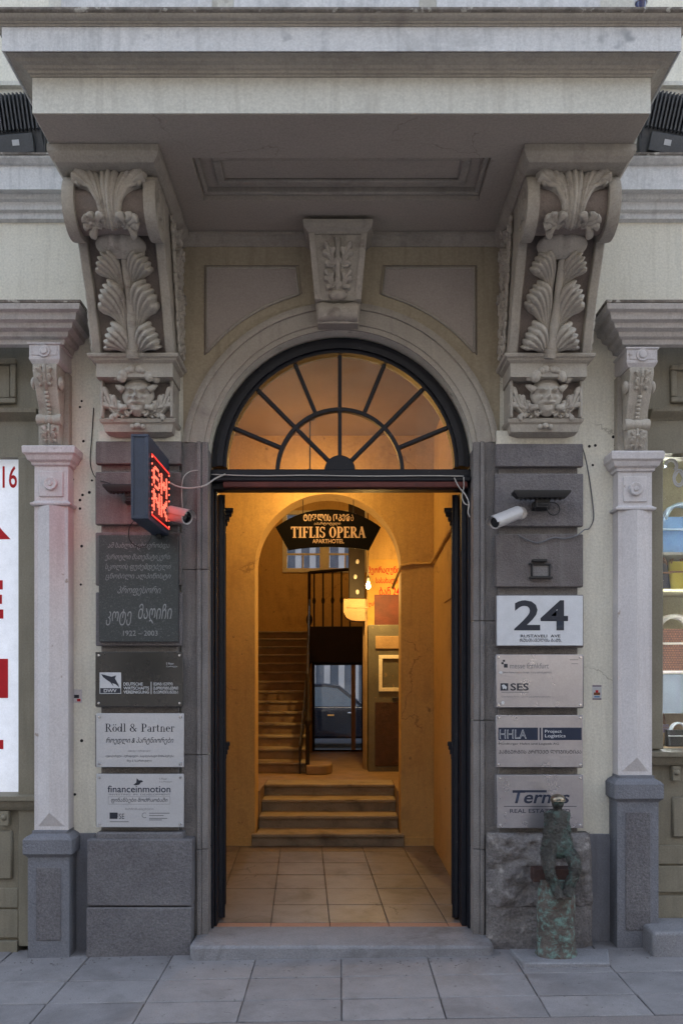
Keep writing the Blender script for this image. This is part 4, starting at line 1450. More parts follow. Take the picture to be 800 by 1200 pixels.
# courtyard wall behind
cw = thing('courtyard_wall', 'grey courtyard wall with pale vertical strips beyond the glass door', 'wall', (0, 20, 0))
w = MB(); w.box(-9, 9, 20, 20.3, -0.2, 8.0)
part('wall', w, surf('courtyard_plaster', (0.12, 0.125, 0.14), (0.09, 0.095, 0.105), 2, 0.9), cw)
for k in range(-10, 11):
    w = MB(); w.box(k * 0.42 - 0.09, k * 0.42 + 0.09, 19.93, 20, -0.1, 7.6)
    part('strip', w, 'panel', cw, bevel=0.01)

# ---- car in the yard, seen from the side
M['car_paint'] = surf('dark_blue_car_paint', (0.004, 0.0055, 0.011), (0.003, 0.004, 0.008), 2, 0.4, 0.0, 60, grain=0, spec=0.12)
M['car_glass'] = flat('car_window_glass', (0.06, 0.085, 0.11), 0.08, 0.0, 0.3)
M['tyre'] = flat('tyre_rubber', (0.015, 0.015, 0.016), 0.9)
M['amber'] = flat('amber_lens', (0.6, 0.25, 0.04), 0.2, 0, 0.5)
CY0, CY1, CZ = 15.6, 17.3, -0.168
car = thing('parked_car', 'dark blue car parked in the yard, seen through the glass rear door', 'car', (-0.4, 14.7, CZ))
lower = [(-2.45, 0.30), (-2.50, 0.55), (-2.46, 0.92), (-2.2, 1.0), (0.55, 1.0), (1.35, 0.90), (1.70, 0.75), (1.76, 0.5), (1.72, 0.28), (1.40, 0.25), (-2.2, 0.25)]
w = MB(); w.prism([(x, CZ + z) for (x, z) in lower], 'y', CY0, CY1)
part('body', w, 'car_paint', car, bevel=0.06, seg=3)
cabin = [(-2.25, 0.98), (-1.75, 1.46), (-1.5, 1.53), (-0.4, 1.57), (-0.05, 1.52), (0.62, 0.98)]
n = len(cabin)
w = MB()
vs_ = [(x, CY0 + 0.04 + 0.16 * (z - 0.98) / 0.6, CZ + z) for (x, z) in cabin] + [(x, CY1 - 0.04 - 0.16 * (z - 0.98) / 0.6, CZ + z) for (x, z) in cabin]
w.add(vs_, [tuple(range(n)), tuple(range(2 * n - 1, n - 1, -1))] + [(i, i + n, (i + 1) % n + n, (i + 1) % n) for i in range(n)])
part('cabin', w, 'car_paint', car, bevel=0.03, seg=2)


def side_y(z):
    return CY0 + 0.04 + 0.16 * (z - 0.98) / 0.6 - 0.006


for quad in ([(-1.95, 1.03), (-1.62, 1.42), (-0.98, 1.48), (-0.98, 1.03)], [(-0.90, 1.03), (-0.90, 1.48), (-0.40, 1.50), (-0.10, 1.46), (0.44, 1.03)]):
    w = MB(); n = len(quad)
    w.add([(x, side_y(z), CZ + z) for (x, z) in quad] + [(x, side_y(z) + 0.02, CZ + z) for (x, z) in quad], [tuple(range(n)), tuple(range(2 * n - 1, n - 1, -1))] + [(i, i + n, (i + 1) % n + n, (i + 1) % n) for i in range(n)])
    part('side_window', w, 'car_glass', car)
w = MB(); w.box(-2.0, 0.6, CY0 + 0.015, CY0 + 0.05, CZ + 0.995, CZ + 1.012)
part('belt_trim', w, 'screw', car)
for xh in (-0.75, 0.25):
    w = MB(); w.box(xh - 0.1, xh + 0.06, CY0 - 0.025, CY0 + 0.01, CZ + 0.86, CZ + 0.89)
    part('door_handle', w, 'screw', car, bevel=0.008)
for xw in (-1.75, 1.0):
    w = MB(); w.lathe([(0.001, 0.0), (0.30, 0.0), (0.325, -0.03), (0.325, -0.18), (0.30, -0.2), (0.001, -0.2)], (xw, CY0 - 0.005, CZ + 0.325), 'y', 24)
    wh = part('wheel', w, 'tyre', car, smooth=40)
    w = MB(); w.lathe([(0.001, 0.03), (0.05, 0.03), (0.08, 0.012), (0.19, 0.015), (0.21, 0.02), (0.21, 0.0)], (xw, CY0 - 0.005, CZ + 0.325), 'y', 16)
    part('rim', w, 'screw', wh, smooth=40)
w = MB(); w.box(-0.34, -0.18, CY0 - 0.012, CY0 + 0.01, CZ + 0.80, CZ + 0.835)
part('side_marker', w, 'amber', car, bevel=0.006)

# ---- things on the right of the stair hall
w = MB(); w.box(0.08, 0.262, 4.56, 4.74, 2.485, 5.199)
post = tag(part('dark_post', w, 'dark', None, bevel=0.01), 'dark wooden post dotted with pale knobs above the plastered corbel', 'post')
for k in range(6):
    w = MB(); w.ball((0.165 + 0.012 * (-1) ** k, 4.55, 2.56 + 0.17 * k), 0.022, 1, 0.6, 1.3, 8, 6)
    part('pale_knob', w, 'inkwhite', post, smooth=True)
w = MB()
w.prism([(0.265, 2.48), (0.02, 2.48), (0.02, 2.33), (0.05, 2.27), (0.11, 2.235), (0.18, 2.23), (0.265, 2.23)], 'y', 4.50, 4.76)
w.box(0.06, 0.30, 4.49, 4.50, 2.375, 2.39)
tag(part('corbel', w, 'wood', None, bevel=0.012), 'rounded plaster corbel under the dark post', 'corbel')
w = MB(); w.box(0.262, 0.288, 4.62, 4.90, HZ, 2.485)
w.box(0.245, 0.262, 4.70, 4.86, HZ, 2.225)
tag(part('door_jamb', w, 'wood', None, bevel=0.004), 'worn orange brown timber jamb beside the grey cabinet', 'door jamb')
cab = thing('metal_cabinet', 'tall grey green metal cabinet standing right of the stair hall', 'cabinet', (0.5, 4.55, HZ))
M['cab'] = surf('grey_green_metal', (0.13, 0.125, 0.10), (0.095, 0.09, 0.075), 4, 0.55, 0.08, 50, spots=(0.22, 0.17, 0.1), spot_scale=18, spot_lo=.66, spot_hi=.74)
w = MB(); w.box(0.295, 0.85, 4.42, 4.74, HZ, 2.185)
part('case', w, 'cab', cab, bevel=0.006)
w = MB(); w.box(0.375, 0.80, 4.405, 4.42, 1.92, 2.06)
part('label_plate', w, 'wood', cab, bevel=0.004)
w = MB(); w.box(0.41, 0.80, 4.40, 4.42, 1.45, 1.49); w.box(0.41, 0.80, 4.40, 4.42, 1.81, 1.85); w.box(0.41, 0.45, 4.40, 4.42, 1.49, 1.81); w.box(0.76, 0.80, 4.40, 4.42, 1.49, 1.81)
part('pale_frame', w, 'cream', cab, bevel=0.003)
w = MB(); w.box(0.37, 0.81, 4.408, 4.42, HZ + 0.06, 1.33)
part('lower_door', w, 'rust', cab, bevel=0.004)
w = MB(); w.box(0.56, 0.64, 4.395, 4.42, 1.355, 1.385)
part('handle', w, 'iron', cab, bevel=0.004)
w = MB(); w.box(0.37, 0.80, 4.56, 4.60, 2.187, 2.53)
tag(part('red_brown_board', w, 'redwood', None, bevel=0.003), 'red brown board standing on the grey cabinet', 'board')
sg = MB(); sg.box(0.30, 0.95, 4.741, 4.749, 2.19, 2.95)
M['poster'] = flat('orange_poster', (0.66, 0.42, 0.12), 0.8)
poster = tag(part('wall_poster', sg, 'poster'), 'yellow notice with red lettering behind the bare bulb', 'poster')
for (t, z0, z1, x0, x1) in (('მეორადუნი', 2.77, 2.87, 0.30, 0.66), ('სასახალი', 2.655, 2.745, 0.39, 0.64), ('ბან 24', 2.535, 2.635, 0.43, 0.66), ('ლარი', 2.40, 2.47, 0.31, 0.40)):
    lettering(poster, t, x0, x1, z0, z1, 4.738, 'red', 0.02)
# bare bulb
bl = thing('light_bulb', 'bare lit bulb hanging before the red lettered notice', 'light bulb', (0.285, 4.12, 2.585))
w = MB(); w.lathe([(0.001, -0.034), (0.014, -0.03), (0.023, -0.01), (0.022, 0.006), (0.013, 0.03), (0.012, 0.04)], (0.285, 4.12, 2.585), 'z', 14)
part('glass_bulb', w, 'bulb', bl, smooth=True)
w = MB(); w.lathe([(0.012, 0.04), (0.018, 0.045), (0.018, 0.085), (0.008, 0.10)], (0.285, 4.12, 2.585), 'z', 10)
part('socket', w, 'iron', bl, smooth=30)
w = MB(); w.tube([(0.285, 4.12, 2.675), (0.285, 4.12, 2.9), (0.285, 4.14, 3.2), (0.28, 4.2, 5.19)], 0.005, 6)
part('cord', w, 'cable_b', bl)


def lamp(name, loc, energy, col, rad, parent):
    ld = bpy.data.lights.new(name, 'POINT')
    ld.energy = energy
    ld.color = col
    ld.shadow_soft_size = rad
    o = bpy.data.objects.new(name, ld)
    COL.objects.link(o)
    o.location = loc
    o.parent = parent
    o.matrix_parent_inverse = Matrix.Translation(-parent.location)
    return o


WARM = (1.0, 0.60, 0.18)
lamp('bulb_light', (0.285, 4.06, 2.575), 9.0, WARM, 0.035, bl)
# hall lamp on the wall over the archway
hl = thing('hanging_lamp', 'lit glass lamp hanging before the inner archway, hidden by the transom', 'lamp', (-0.26, 2.05, 3.75))
w = MB(); w.lathe([(0.001, -0.05), (0.035, -0.042), (0.055, -0.01), (0.052, 0.025), (0.034, 0.045), (0.001, 0.05)], (-0.26, 2.05, 3.24), 'z', 16)
part('glass_globe', w, 'lamp_globe', hl, smooth=True)
w = MB(); w.lathe([(0.02, 0.045), (0.024, 0.05), (0.022, 0.09), (0.006, 0.10), (0.006, 0.49), (0.04, 0.50), (0.04, 0.509)], (-0.26, 2.05, 3.24), 'z', 14)
part('rod', w, 'iron', hl, smooth=40)
lamp('hall_light', (-0.26, 2.05, 3.17), 3.3, WARM, 0.06, hl)

# lamp on the stairwell ceiling
sl = thing('stairwell_lamp', 'lit bulb under the stairwell ceiling above the upper landing', 'lamp', (-0.5, 7.3, 5.2))
w = MB(); w.lathe([(0.001, -0.06), (0.03, -0.05), (0.045, -0.02), (0.04, 0.01), (0.02, 0.04)], (-0.5, 7.3, 4.72), 'z', 14)
part('glass_bulb', w, 'lamp_globe', sl, smooth=True)
w = MB(); w.lathe([(0.02, 0.04), (0.024, 0.05), (0.024, 0.10), (0.006, 0.11), (0.006, 0.48)], (-0.5, 7.3, 4.72), 'z', 10)
part('cord_and_socket', w, 'iron', sl, smooth=30)
lamp('stairwell_light', (-0.5, 7.3, 4.60), 3.6, WARM, 0.05, sl)

# conduit along the hall wall
w = MB(); w.tube([(0.46, 2.72, 2.42), (0.53, 2.53, 2.60), (0.62, 2.53, 2.615), (0.79, 2.53, 2.62), (0.797, 2.3, 2.64), (0.797, 1.9, 2.66), (0.797, 1.6, 2.68), (0.797, 0.9, 2.7)], 0.013, 7)
tag(part('conduit', w, 'ochre', None, smooth=True), 'painted cable conduit running round the right hall corner', 'conduit')
w = MB(); w.box(0.806, 0.8148, 1.15, 1.75, 2.2, 2.65)
part('wall_hatch', w, 'ochre', building, bevel=0.004)

# ---- hanging shop sign in the archway
HS = 2.62
sign = thing('hanging_sign', 'black fan shaped hotel sign with gold letters hanging in the archway', 'sign', (wx(384, HS), HS, wz(645, HS)))


def hp(px, py):
    return (wx(px, HS), wz(py, HS))


outer = []
for i in range(21):
    t = -1 + i / 10
    ang = t * math.asin(61.5 / 100.6)
    outer.append(hp(384.5 + 100.6 * math.sin(ang), 597 + 100.6 * (1 - math.cos(ang))))
inner = []
for i in range(21):
    t = 1 - i / 10
    ang = t * math.asin(47 / 278)
    inner.append(hp(385 + 278 * math.sin(ang), 641 + 278 * (1 - math.cos(ang))))
w = MB(); w.prism(outer + inner, 'y', HS - 0.012, HS + 0.012)
M['sign_black'] = flat('sign_black', (0.006, 0.0055, 0.0055), 0.85, 0, 0.05)
M['gold'] = flat('pale_gold_letter', (0.55, 0.40, 0.30), 0.6)
part('board', w, 'sign_black', sign, bevel=0.003)
for px in (355, 414):
    x, z = hp(px, 604)
    zt = ISZ + math.sqrt(IR ** 2 - (x - IX) ** 2)
    w = MB(); w.tube([(x, HS, z), (x, HS, zt)], 0.004, 6)
    part('wire', w, 'iron', sign)
LY = HS - 0.0135
lettering(sign, 'ᲢᲘᲤᲚᲘᲡ ᲝᲞᲔᲠᲐ', *[hp(355.5, 0)[0], hp(414, 0)[0]], hp(0, 611)[1], hp(0, 602.5)[1], LY, 'gold', 0.015)
lettering(sign, 'აპარტოტელი', hp(368, 0)[0], hp(399, 0)[0], hp(0, 616)[1], hp(0, 612)[1], LY, 'gold', 0.0)
lettering(sign, 'APARTHOTEL', hp(366, 0)[0], hp(403, 0)[0], hp(0, 637)[1], hp(0, 632)[1], LY, 'gold', 0.01)

# serif capitals and lower case drawn as strokes: (kind, coordinates, width)
TK, TN = 0.17, 0.06


def _bar(x0, y0, x1, y1, wd):
    d = Vector((x1 - x0, y1 - y0)).normalized()
    n = Vector((-d.y, d.x)) * wd / 2
    return [(x0 + n.x, y0 + n.y), (x0 - n.x, y0 - n.y), (x1 - n.x, y1 - n.y), (x1 + n.x, y1 + n.y)]


def _arcs(cx, cy, rx, ry, a0, a1, wmid, wend):
    out = []
    n = 10
    for i in range(n):
        q = []
        for t in (i / n, (i + 1) / n):
            an = R(a0 + (a1 - a0) * t)
            wd = wend + (wmid - wend) * abs(math.cos(an))
            q.append(((cx + (rx + wd / 2) * math.cos(an), cy + (ry + wend / 2) * math.sin(an)), (cx + (rx - wd / 2) * math.cos(an), cy + (ry - wend / 2) * math.sin(an))))
        out.append([q[0][0], q[0][1], q[1][1], q[1][0]])
    return out


def serif_glyph(ch, TK=TK, TN=TN):
    B, A = _bar, _arcs
    sf = lambda x, y, wd=0.34: B(x - wd / 2, y, x + wd / 2, y, TN)
    lo, hi = TN / 2, 1 - TN / 2
    if ch == 'T': return 0.66, [B(.33, 0, .33, 1, TK), B(0.02, hi, .64, hi, TN), sf(.33, lo), B(.04, .99, .04, .76, TN), B(.62, .99, .62, .76, TN)]
    if ch == 'I': return 0.36, [B(.18, 0, .18, 1, TK), sf(.18, lo), sf(.18, hi)]
    if ch == 'F': return 0.58, [B(.17, 0, .17, 1, TK), sf(.17, lo), B(.02, hi, .54, hi, TN), B(.52, .99, .52, .76, TN), B(.17, .52, .42, .52, TN), B(.42, .62, .42, .42, TN)]
    if ch == 'L': return 0.58, [B(.17, 0, .17, 1, TK), sf(.17, hi), B(.02, lo, .54, lo, TN), B(.52, .01, .52, .26, TN)]
    if ch == 'S': return 0.52, A(.26, .74, .18, .22, 20, 270, TK * .7, TN) + A(.26, .27, .18, .24, 90, -160, TK * .9, TN) + [B(.45, .72, .45, .97, TN), B(.05, .05, .05, .3, TN)]
    if ch == 'O': return 0.70, A(.35, .5, .24, .47, 0, 360, TK, TN)
    if ch == 'P': return 0.60, [B(.17, 0, .17, 1, TK), sf(.17, lo), B(.02, hi, .3, hi, TN), B(.17, .47, .3, .47, TN)] + A(.3, .72, .2, .25, -90, 90, TK, TN)
    if ch == 'E': return 0.60, [B(.17, 0, .17, 1, TK), B(.02, lo, .56, lo, TN), B(.02, hi, .54, hi, TN), B(.17, .52, .42, .52, TN), B(.54, 0.01, .54, .26, TN), B(.52, .99, .52, .76, TN), B(.42, .62, .42, .42, TN)]
    if ch == 'R': return 0.70, [B(.17, 0, .17, 1, TK), sf(.17, lo), B(.02, hi, .3, hi, TN), B(.17, .5, .3, .5, TN), B(.34, .5, .60, .02, TK * .9), sf(.62, lo, .2)] + A(.3, .74, .19, .235, -90, 90, TK, TN)
    if ch == 'A': return 0.72, [B(.34, 1, .10, 0, TN), B(.34, 1, .60, 0, TK), B(.18, .34, .5, .34, TN), sf(.09, lo, .24), sf(.60, lo, .3)]
    if ch == 'o': return 0.48, A(.24, .32, .17, .30, 0, 360, TK, TN)
    if ch == 'ö': return 0.48, A(.24, .32, .17, .30, 0, 360, TK, TN) + [B(.14, .80, .14, .90, .1), B(.34, .80, .34, .90, .1)]
    if ch == 'd': return 0.54, A(.22, .32, .16, .30, 0, 360, TK, TN) + [B(.41, 0, .41, 1.02, TK * .85), B(.41, lo, .52, lo, TN), B(.32, 1, .41, 1, TN)]
    if ch == 'l': return 0.28, [B(.14, 0, .14, 1.02, TK * .85), sf(.14, lo, .26), B(.04, 1, .14, 1, TN)]
    if ch == '&': return 0.78, A(.3, .76, .15, .21, 0, 360, TK * .7, TN) + A(.28, .27, .2, .25, 60, 330, TK, TN) + [B(.2, .65, .66, .02, TK * .8), B(.46, .1, .62, .42, TN), sf(.62, .43, .22)]
    if ch == 'a': return 0.46, A(.2, .18, .14, .17, 0, 360, TK * .8, TN) + [B(.33, 0, .33, .48, TK * .85), B(.33, lo, .44, lo, TN)] + A(.2, .46, .14, .15, 0, 150, TK * .6, TN)
    if ch == 'r': return 0.38, [B(.13, 0, .13, .64, TK * .85), sf(.13, lo, .24), B(.03, .62, .13, .62, TN)] + A(.26, .46, .12, .16, 30, 150, TN, TN) + [B(.34, .5, .34, .62, TK * .6)]
    if ch == 't': return 0.34, [B(.14, .06, .14, .86, TK * .85), B(.02, .62, .3, .62, TN)] + A(.22, .12, .08, .1, 180, 330, TN, TN)
    if ch == 'n': return 0.54, [B(.13, 0, .13, .64, TK * .85), sf(.13, lo, .24), B(.41, 0, .41, .42, TK * .85), sf(.41, lo, .24)] + A(.27, .42, .14, .2, 0, 160, TK * .6, TN)
    if ch == 'e': return 0.46, A(.23, .32, .16, .30, 0, 310, TK, TN) + [B(.08, .36, .38, .36, TN)]
    return 0.30, []


def serif_text(parent, body, x0, x1, z0, z1, y, mat, tk=TK, tn=TN):
    m = MB()
    pen = 0
    polys = []
    for ch in body:
        adv, ps = serif_glyph(ch, tk, tn)
        for p in ps:
            polys.append([(pen + q[0], q[1]) for q in p])
        pen += adv + 0.03
    for i, p in enumerate(polys):
        n = len(p)
        yy = y - 0.00008 * (i % 5)
        m.add([(x0 + q[0] / pen * (x1 - x0), yy, z0 + q[1] * (z1 - z0)) for q in p], [tuple(range(n))])
    return part('lettering', m, mat, parent)


serif_text(sign, 'TIFLIS OPERA', hp(341, 0)[0], hp(428.5, 0)[0], hp(0, 630.5)[1], hp(0, 617.5)[1], LY, 'gold', 0.2, 0.08)

# ------------------------------------------------------------------ shopfronts
def rosette(parent, x, y, z, r=0.04, sq=0.07):
    m = MB()
    m.box(x - sq, x + sq, y - 0.008, y + 0.004, z - sq * 1.05, z + sq * 1.05)
    o = part('rosette_panel', m, 'lilac', parent, bevel=0.005)
    m = MB()
    m.lathe([(0.001, 0.022), (r * .3, 0.02), (r * .42, 0.012), (r * .5, 0.014), (r * .85, 0.016), (r, 0.008), (r, 0.0)], (x, y - 0.008, z), 'y', 16)
    for k in range(8):
        an = 2 * PI * k / 8
        m.ball((x + r * .7 * math.cos(an), y - 0.018, z + r * .7 * math.sin(an)), r * .3, 1, .5, 1, 8, 5)
    part('rosette', m, 'lilac', parent, smooth=40)
    return o


def pilaster(parent, cx, zb0, zb1, zc, zcap, zfr, zsh, zped, zpc):
    """zb1..zb0 block, console to zc, capital to zcap, frieze to zfr, shaft to zsh, pedestal cap to zped"""
    m = MB()
    hw = 0.097
    # shaft with a shallow ridge ending in a point
    zt, zb = zfr, zsh
    ridge = [(-hw, 0), (-hw, -0.10), (-0.078, -0.10), (0.0, -0.132), (0.078, -0.10), (hw, -0.10), (hw, 0)]
    m.box(cx - hw, cx + hw, -0.10, 0, zb, zt)
    zr = zb + 0.02
    m.add([(cx - 0.078, -0.0995, zt), (cx, -0.134, zt), (cx + 0.078, -0.0995, zt), (cx - 0.078, -0.0995, zr), (cx, -0.134, zr + 0.085), (cx + 0.078, -0.0995, zr)],
          [(0, 1, 4, 3), (1, 2, 5, 4), (3, 4, 5), (0, 2, 1)])
    p = part('pilaster', m, 'lilac', parent)
    m = MB()
    m.column(cx - hw, cx + hw, -0.10, 0, [(0.0, zfr + 0.001), (0.018, zfr + 0.004), (0.02, zfr + 0.016), (0.006, zfr + 0.024), (0.0, zfr + 0.03), (0.0, zcap)])
    part('frieze_block', m, 'lilac', p, bevel=0.002)
    rosette(p, cx, -0.10, (zfr + zcap) / 2 + 0.012)
    m = MB()
    m.column(cx - hw, cx + hw, -0.10, 0, [(0.0, zcap), (0.012, zcap + .006), (0.014, zcap + .02), (0.03, zcap + .03), (0.04, zcap + .055), (0.052, zcap + .065), (0.054, zcap + .10), (0.048, zc - 0.004), (0, zc)])
    part('capital', m, 'lilac', p)
    # scroll console
    m = MB()
    m.box(cx - 0.088, cx + 0.088, -0.06, 0, zc, zb1 - 0.001)
    part('console_back', m, 'stucco', p, bevel=0.003)
    H = zb1 - zc
    cp = [(-0.06, zb1 - 0.001), (-0.21, zb1 - 0.001), (-0.215, zb1 - 0.08 * H), (-0.20, zb1 - 0.2 * H), (-0.165, zb1 - 0.4 * H), (-0.13, zb1 - 0.55 * H), (-0.12, zb1 - 0.64 * H), (-0.135, zb1 - 0.72 * H), (-0.135, zc + 0.16 * H), (-0.10, zc + 0.03 * H), (-0.06, zc + 0.01)]
    m = MB()
    hw_ = lambda z: 0.052 + 0.016 * (z - zc) / H
    taper_prism(m, cp, hw_, cx)
    con = part('console', m, 'carved', p, bevel=0.003)

    def at_z(z):
        for i in range(1, len(cp) - 1):
            if cp[i + 1][1] <= z <= cp[i][1]:
                t = (z - cp[i][1]) / min(-1e-6, cp[i + 1][1] - cp[i][1])
                return cp[i][0] + t * (cp[i + 1][0] - cp[i][0])
        return -0.1

    def qmap(a, b, h):
        z = zc + b * H
        return (cx + a, at_z(z) - h, z)
    m = MB()
    for s in (-1, 1):
        for (b0, b1, xx) in ((0.70, 0.86, .038), (0.80, 0.97, .042), (0.04, 0.16, .036), (0.12, 0.26, .038)):
            acanthus(m, qmap, [(s * 0.006, b0), (s * 0.014, (b0 + b1) / 2), (s * xx, b1)], 0.020, 3, 0.018, 0.012, 0.016, asp=0.44)
    m.tube([qmap(0, b_, 0.006) for b_ in (0.02, 0.1, 0.2, 0.28)], [0.012, 0.010, 0.010, 0.006], 6)
    m.tube([qmap(0, b_, 0.006) for b_ in (0.68, 0.78, 0.9, 0.98)], [0.008, 0.010, 0.012, 0.01], 6)
    part('carved_leaves', m, 'carved', p, smooth=True)
    m = MB()
    for k in range(6):
        z = zc + (0.42 + 0.045 * k) * H
        m.ball((cx, at_z(z) - 0.006, z), 0.013, 1.1, 1, 0.85, 8, 6)
    part('bead_string', m, 'carved', p, smooth=True)
    m = MB()
    m.lathe([(0.001, -0.07), (0.032, -0.07), (0.034, -0.05), (0.026, -0.02), (0.03, -0.012), (0.03, 0.012), (0.026, 0.02), (0.034, 0.05), (0.032, 0.07), (0.001, 0.07)], (cx, -0.125, zc + 0.33 * H), 'x', 14)
    part('roll', m, 'carved', p, smooth=40)
    m = MB()
    for s in (-1, 1):
        m.ball((cx + s * 0.075, -0.16, zb1 - 0.22 * H), 0.036, 0.5, 1, 1.0, 10, 8)
    part('side_scroll', m, 'carved', p, smooth=True)
    m = MB()
    m.column(cx - 0.085, cx + 0.085, -0.215, 0, [(-0.012, zb1), (0.0, zb1 + 0.02), (0.002, zb1 + 0.03), (0.0, zb1 + 0.035), (0.0, zb0 - 0.012), (0.008, zb0 - 0.008), (0.008, zb0)])
    part('block', m, 'lilac', p)
    m = MB()
    m.lathe([(0.001, 0.02), (0.018, 0.018), (0.024, 0.010), (0.034, 0.012), (0.036, 0.0)], (cx, -0.215, (zb0 + zb1) / 2 + 0.01), 'y', 14)
    m.box(cx - 0.07, cx + 0.07, -0.219, -0.214, (zb0 + zb1) / 2 - 0.012, (zb0 + zb1) / 2 + 0.03)
    part('block_button', m, 'lilac', p, smooth=40)
    # stone pedestal
    m = MB()
    m.column(cx - 0.105, cx + 0.105, -0.135, 0, [(0.012, -0.05), (0.012, zpc - 0.005), (0.014, zpc), (0.028, zpc + 0.015), (0.034, zpc + 0.02), (0.034, zpc + 0.10), (0.022, zpc + 0.115), (0.004, zped - 0.02), (-0.005, zped - 0.015), (-0.005, zped - 0.001)])
    ped = part('pedestal', m, 'pedestal', p)
    m = MB(); m.box(cx - 0.07, cx + 0.07, -0.152, -0.146, gz(cx) + 0.10, zpc - 0.06)
    part('pedestal_panel', m, 'plinth', p, bevel=0.004)
    return p


def shop_cornice(parent, path):
    m = MB()
    m.sweep([(-0.02, 3.50), (0.012, 3.505), (0.018, 3.53), (0.04, 3.54), (0.046, 3.563), (0.075, 3.575), (0.082, 3.60), (0.105, 3.61), (0.112, 3.645), (0.135, 3.655), (0.14, 3.685), (-0.02, 3.70)], path)
    c = part('cornice', m, 'cornice', parent)
    m = MB(); m.sweep([(-0.02, 3.701), (0.143, 3.687), (0.146, 3.70), (-0.02, 3.715)], path)
    part('weathered_edge', m, 'weather', c)
    return c


def frame_rect(m, x0, x1, z0, z1, y0, y1, t):
    m.box(x0, x1, y0, y1, z0, z0 + t); m.box(x0, x1, y0, y1, z1 - t, z1)
    m.box(x0, x0 + t, y0, y1, z0 + t, z1 - t); m.box(x1 - t, x1, y0, y1, z0 + t, z1 - t)


# left shop, its window covered by a banner
ls = thing('shopfront', 'olive painted shopfront with pale pilaster, a rent banner filling its window', 'shopfront', (-2.6, 0, 0))
pilaster(ls, -1.664, 3.498, 3.385, 2.945, 2.835, 2.605, 0.745, 0.745, 0.60)
pilaster(ls, -3.62, 3.498, 3.385, 2.945, 2.835, 2.605, 0.745, 0.745, 0.60)
shop_cornice(ls, [(-4.0, -0.16), (-1.58, -0.16), (-1.58, 0.02)])
m = MB(); m.box(-3.7, -1.761, 0.0, 0.2, wz(536), 3.655)
part('frieze', m, 'olive', ls)
m = MB(); frame_rect(m, wx(-115), wx(20.5), wz(474), wz(421), -0.022, -0.001, 0.035)
part('frieze_frame', m, 'olive', ls, bevel=0.008)
m = MB(); m.box(wx(-112), wx(12), -0.006, -0.001, wz(466), wz(429))
part('frieze_panel', m, 'olive', ls, bevel=0.004)
m = MB(); m.sweep([(0, 3.12), (0.01, 3.13), (0.03, 3.145), (0.05, 3.16), (0.055, 3.18), (0, 3.19)], [(-3.7, -0.001), (-1.77, -0.001)])
part('ledge', m, 'olive', ls)
m = MB(); m.box(-1.885, -1.761, -0.02, 0.16, 0.05, wz(536))
part('window_post', m, 'olive', ls, bevel=0.006)
m = MB(); m.sweep([(-0.1, wz(948)), (0.015, wz(948)), (0.03, wz(944)), (0.045, wz(938)), (0.06, wz(936)), (0.062, wz(931)), (-0.1, wz(929))], [(-3.7, -0.021), (-1.80, -0.021), (-1.80, 0.1)])
part('window_sill', m, 'olive', ls)
m = MB(); m.box(wx(4), wx(14), -0.05, -0.0, wz(966), wz(949)); m.ball((wx(9), -0.052, wz(956)), 0.018)
part('sill_block', m, 'olive', ls, bevel=0.004)
m = MB(); m.box(-3.7, -1.886, 0.0, 0.15, -0.02, wz(948.5))
part('stall_riser', m, 'olive', ls)
m = MB(); m.box(wx(-100), wx(16), -0.02, -0.001, wz(1030), wz(972))
part('riser_panel', m, 'olive', ls, bevel=0.012, seg=1)
for (ya, yb) in ((1040, 1063), (1065, 1098)):
    m = MB(); m.box(-3.7, -1.886, -0.018, -0.001, wz(yb), wz(ya))
    part('riser_board', m, 'olive', ls, bevel=0.004)
m = MB(); m.box(-3.7, -1.886, -0.03, 0.01, -0.03, wz(1101))
part('base_board', m, 'olive', ls, bevel=0.004)

BYB = 0.05
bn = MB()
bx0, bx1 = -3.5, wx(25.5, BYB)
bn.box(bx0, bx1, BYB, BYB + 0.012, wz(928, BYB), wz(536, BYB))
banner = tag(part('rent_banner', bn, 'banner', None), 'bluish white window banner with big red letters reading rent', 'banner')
lettering(banner, '16', wx(3.5, BYB), wx(20.5, BYB), wz(572, BYB), wz(546, BYB), BYB - 0.002, 'red', 0.01)
lettering(banner, '555 12', wx(-66, BYB), wx(-5, BYB), wz(572, BYB), wz(546, BYB), BYB - 0.002, 'red', 0.01)
for (ch, ya, yb, xa, xb) in (('R', 587, 632, -38, 13), ('E', 680, 725, -38, 4.5), ('N', 772, 818, -40, 10), ('T', 867, 912, -42, 4.5)):
    lettering(banner, ch, wx(xa, BYB), wx(xb, BYB), wz(yb, BYB), wz(ya, BYB), BYB - 0.002, 'red', 0.05)
m = MB(); m.box(-3.7, -1.886, 0.10, 0.14, wz(948), wz(536))
part('window_back', m, 'olive', ls)

# right shop with lit display
rs_ = thing('shopfront', 'olive painted handbag shopfront with lit display window and pale pilaster', 'shopfront', (2.6, 0, 0))
pilaster(rs_, 1.683, 3.472, 3.365, 2.915, 2.80, 2.578, 1.06, 1.06, 0.915)
pilaster(rs_, 3.62, 3.472, 3.365, 2.915, 2.80, 2.578, 1.06, 1.06, 0.915)
shop_cornice(rs_, [(1.60, 0.02), (1.60, -0.16), (4.0, -0.16)])
m = MB(); m.box(1.792, 3.7, 0.0, 0.2, wz(531), 3.655)
part('frieze', m, 'olive', rs_)
m = MB(); frame_rect(m, wx(784), wx(900), wz(473), wz(428), -0.022, -0.001, 0.035)
part('frieze_frame', m, 'olive', rs_, bevel=0.008)
m = MB(); m.sweep([(0, 3.125), (0.01, 3.135), (0.03, 3.15), (0.05, 3.165), (0.055, 3.18), (0, 3.19)], [(1.80, -0.001), (3.7, -0.001)])
part('ledge', m, 'olive', rs_)
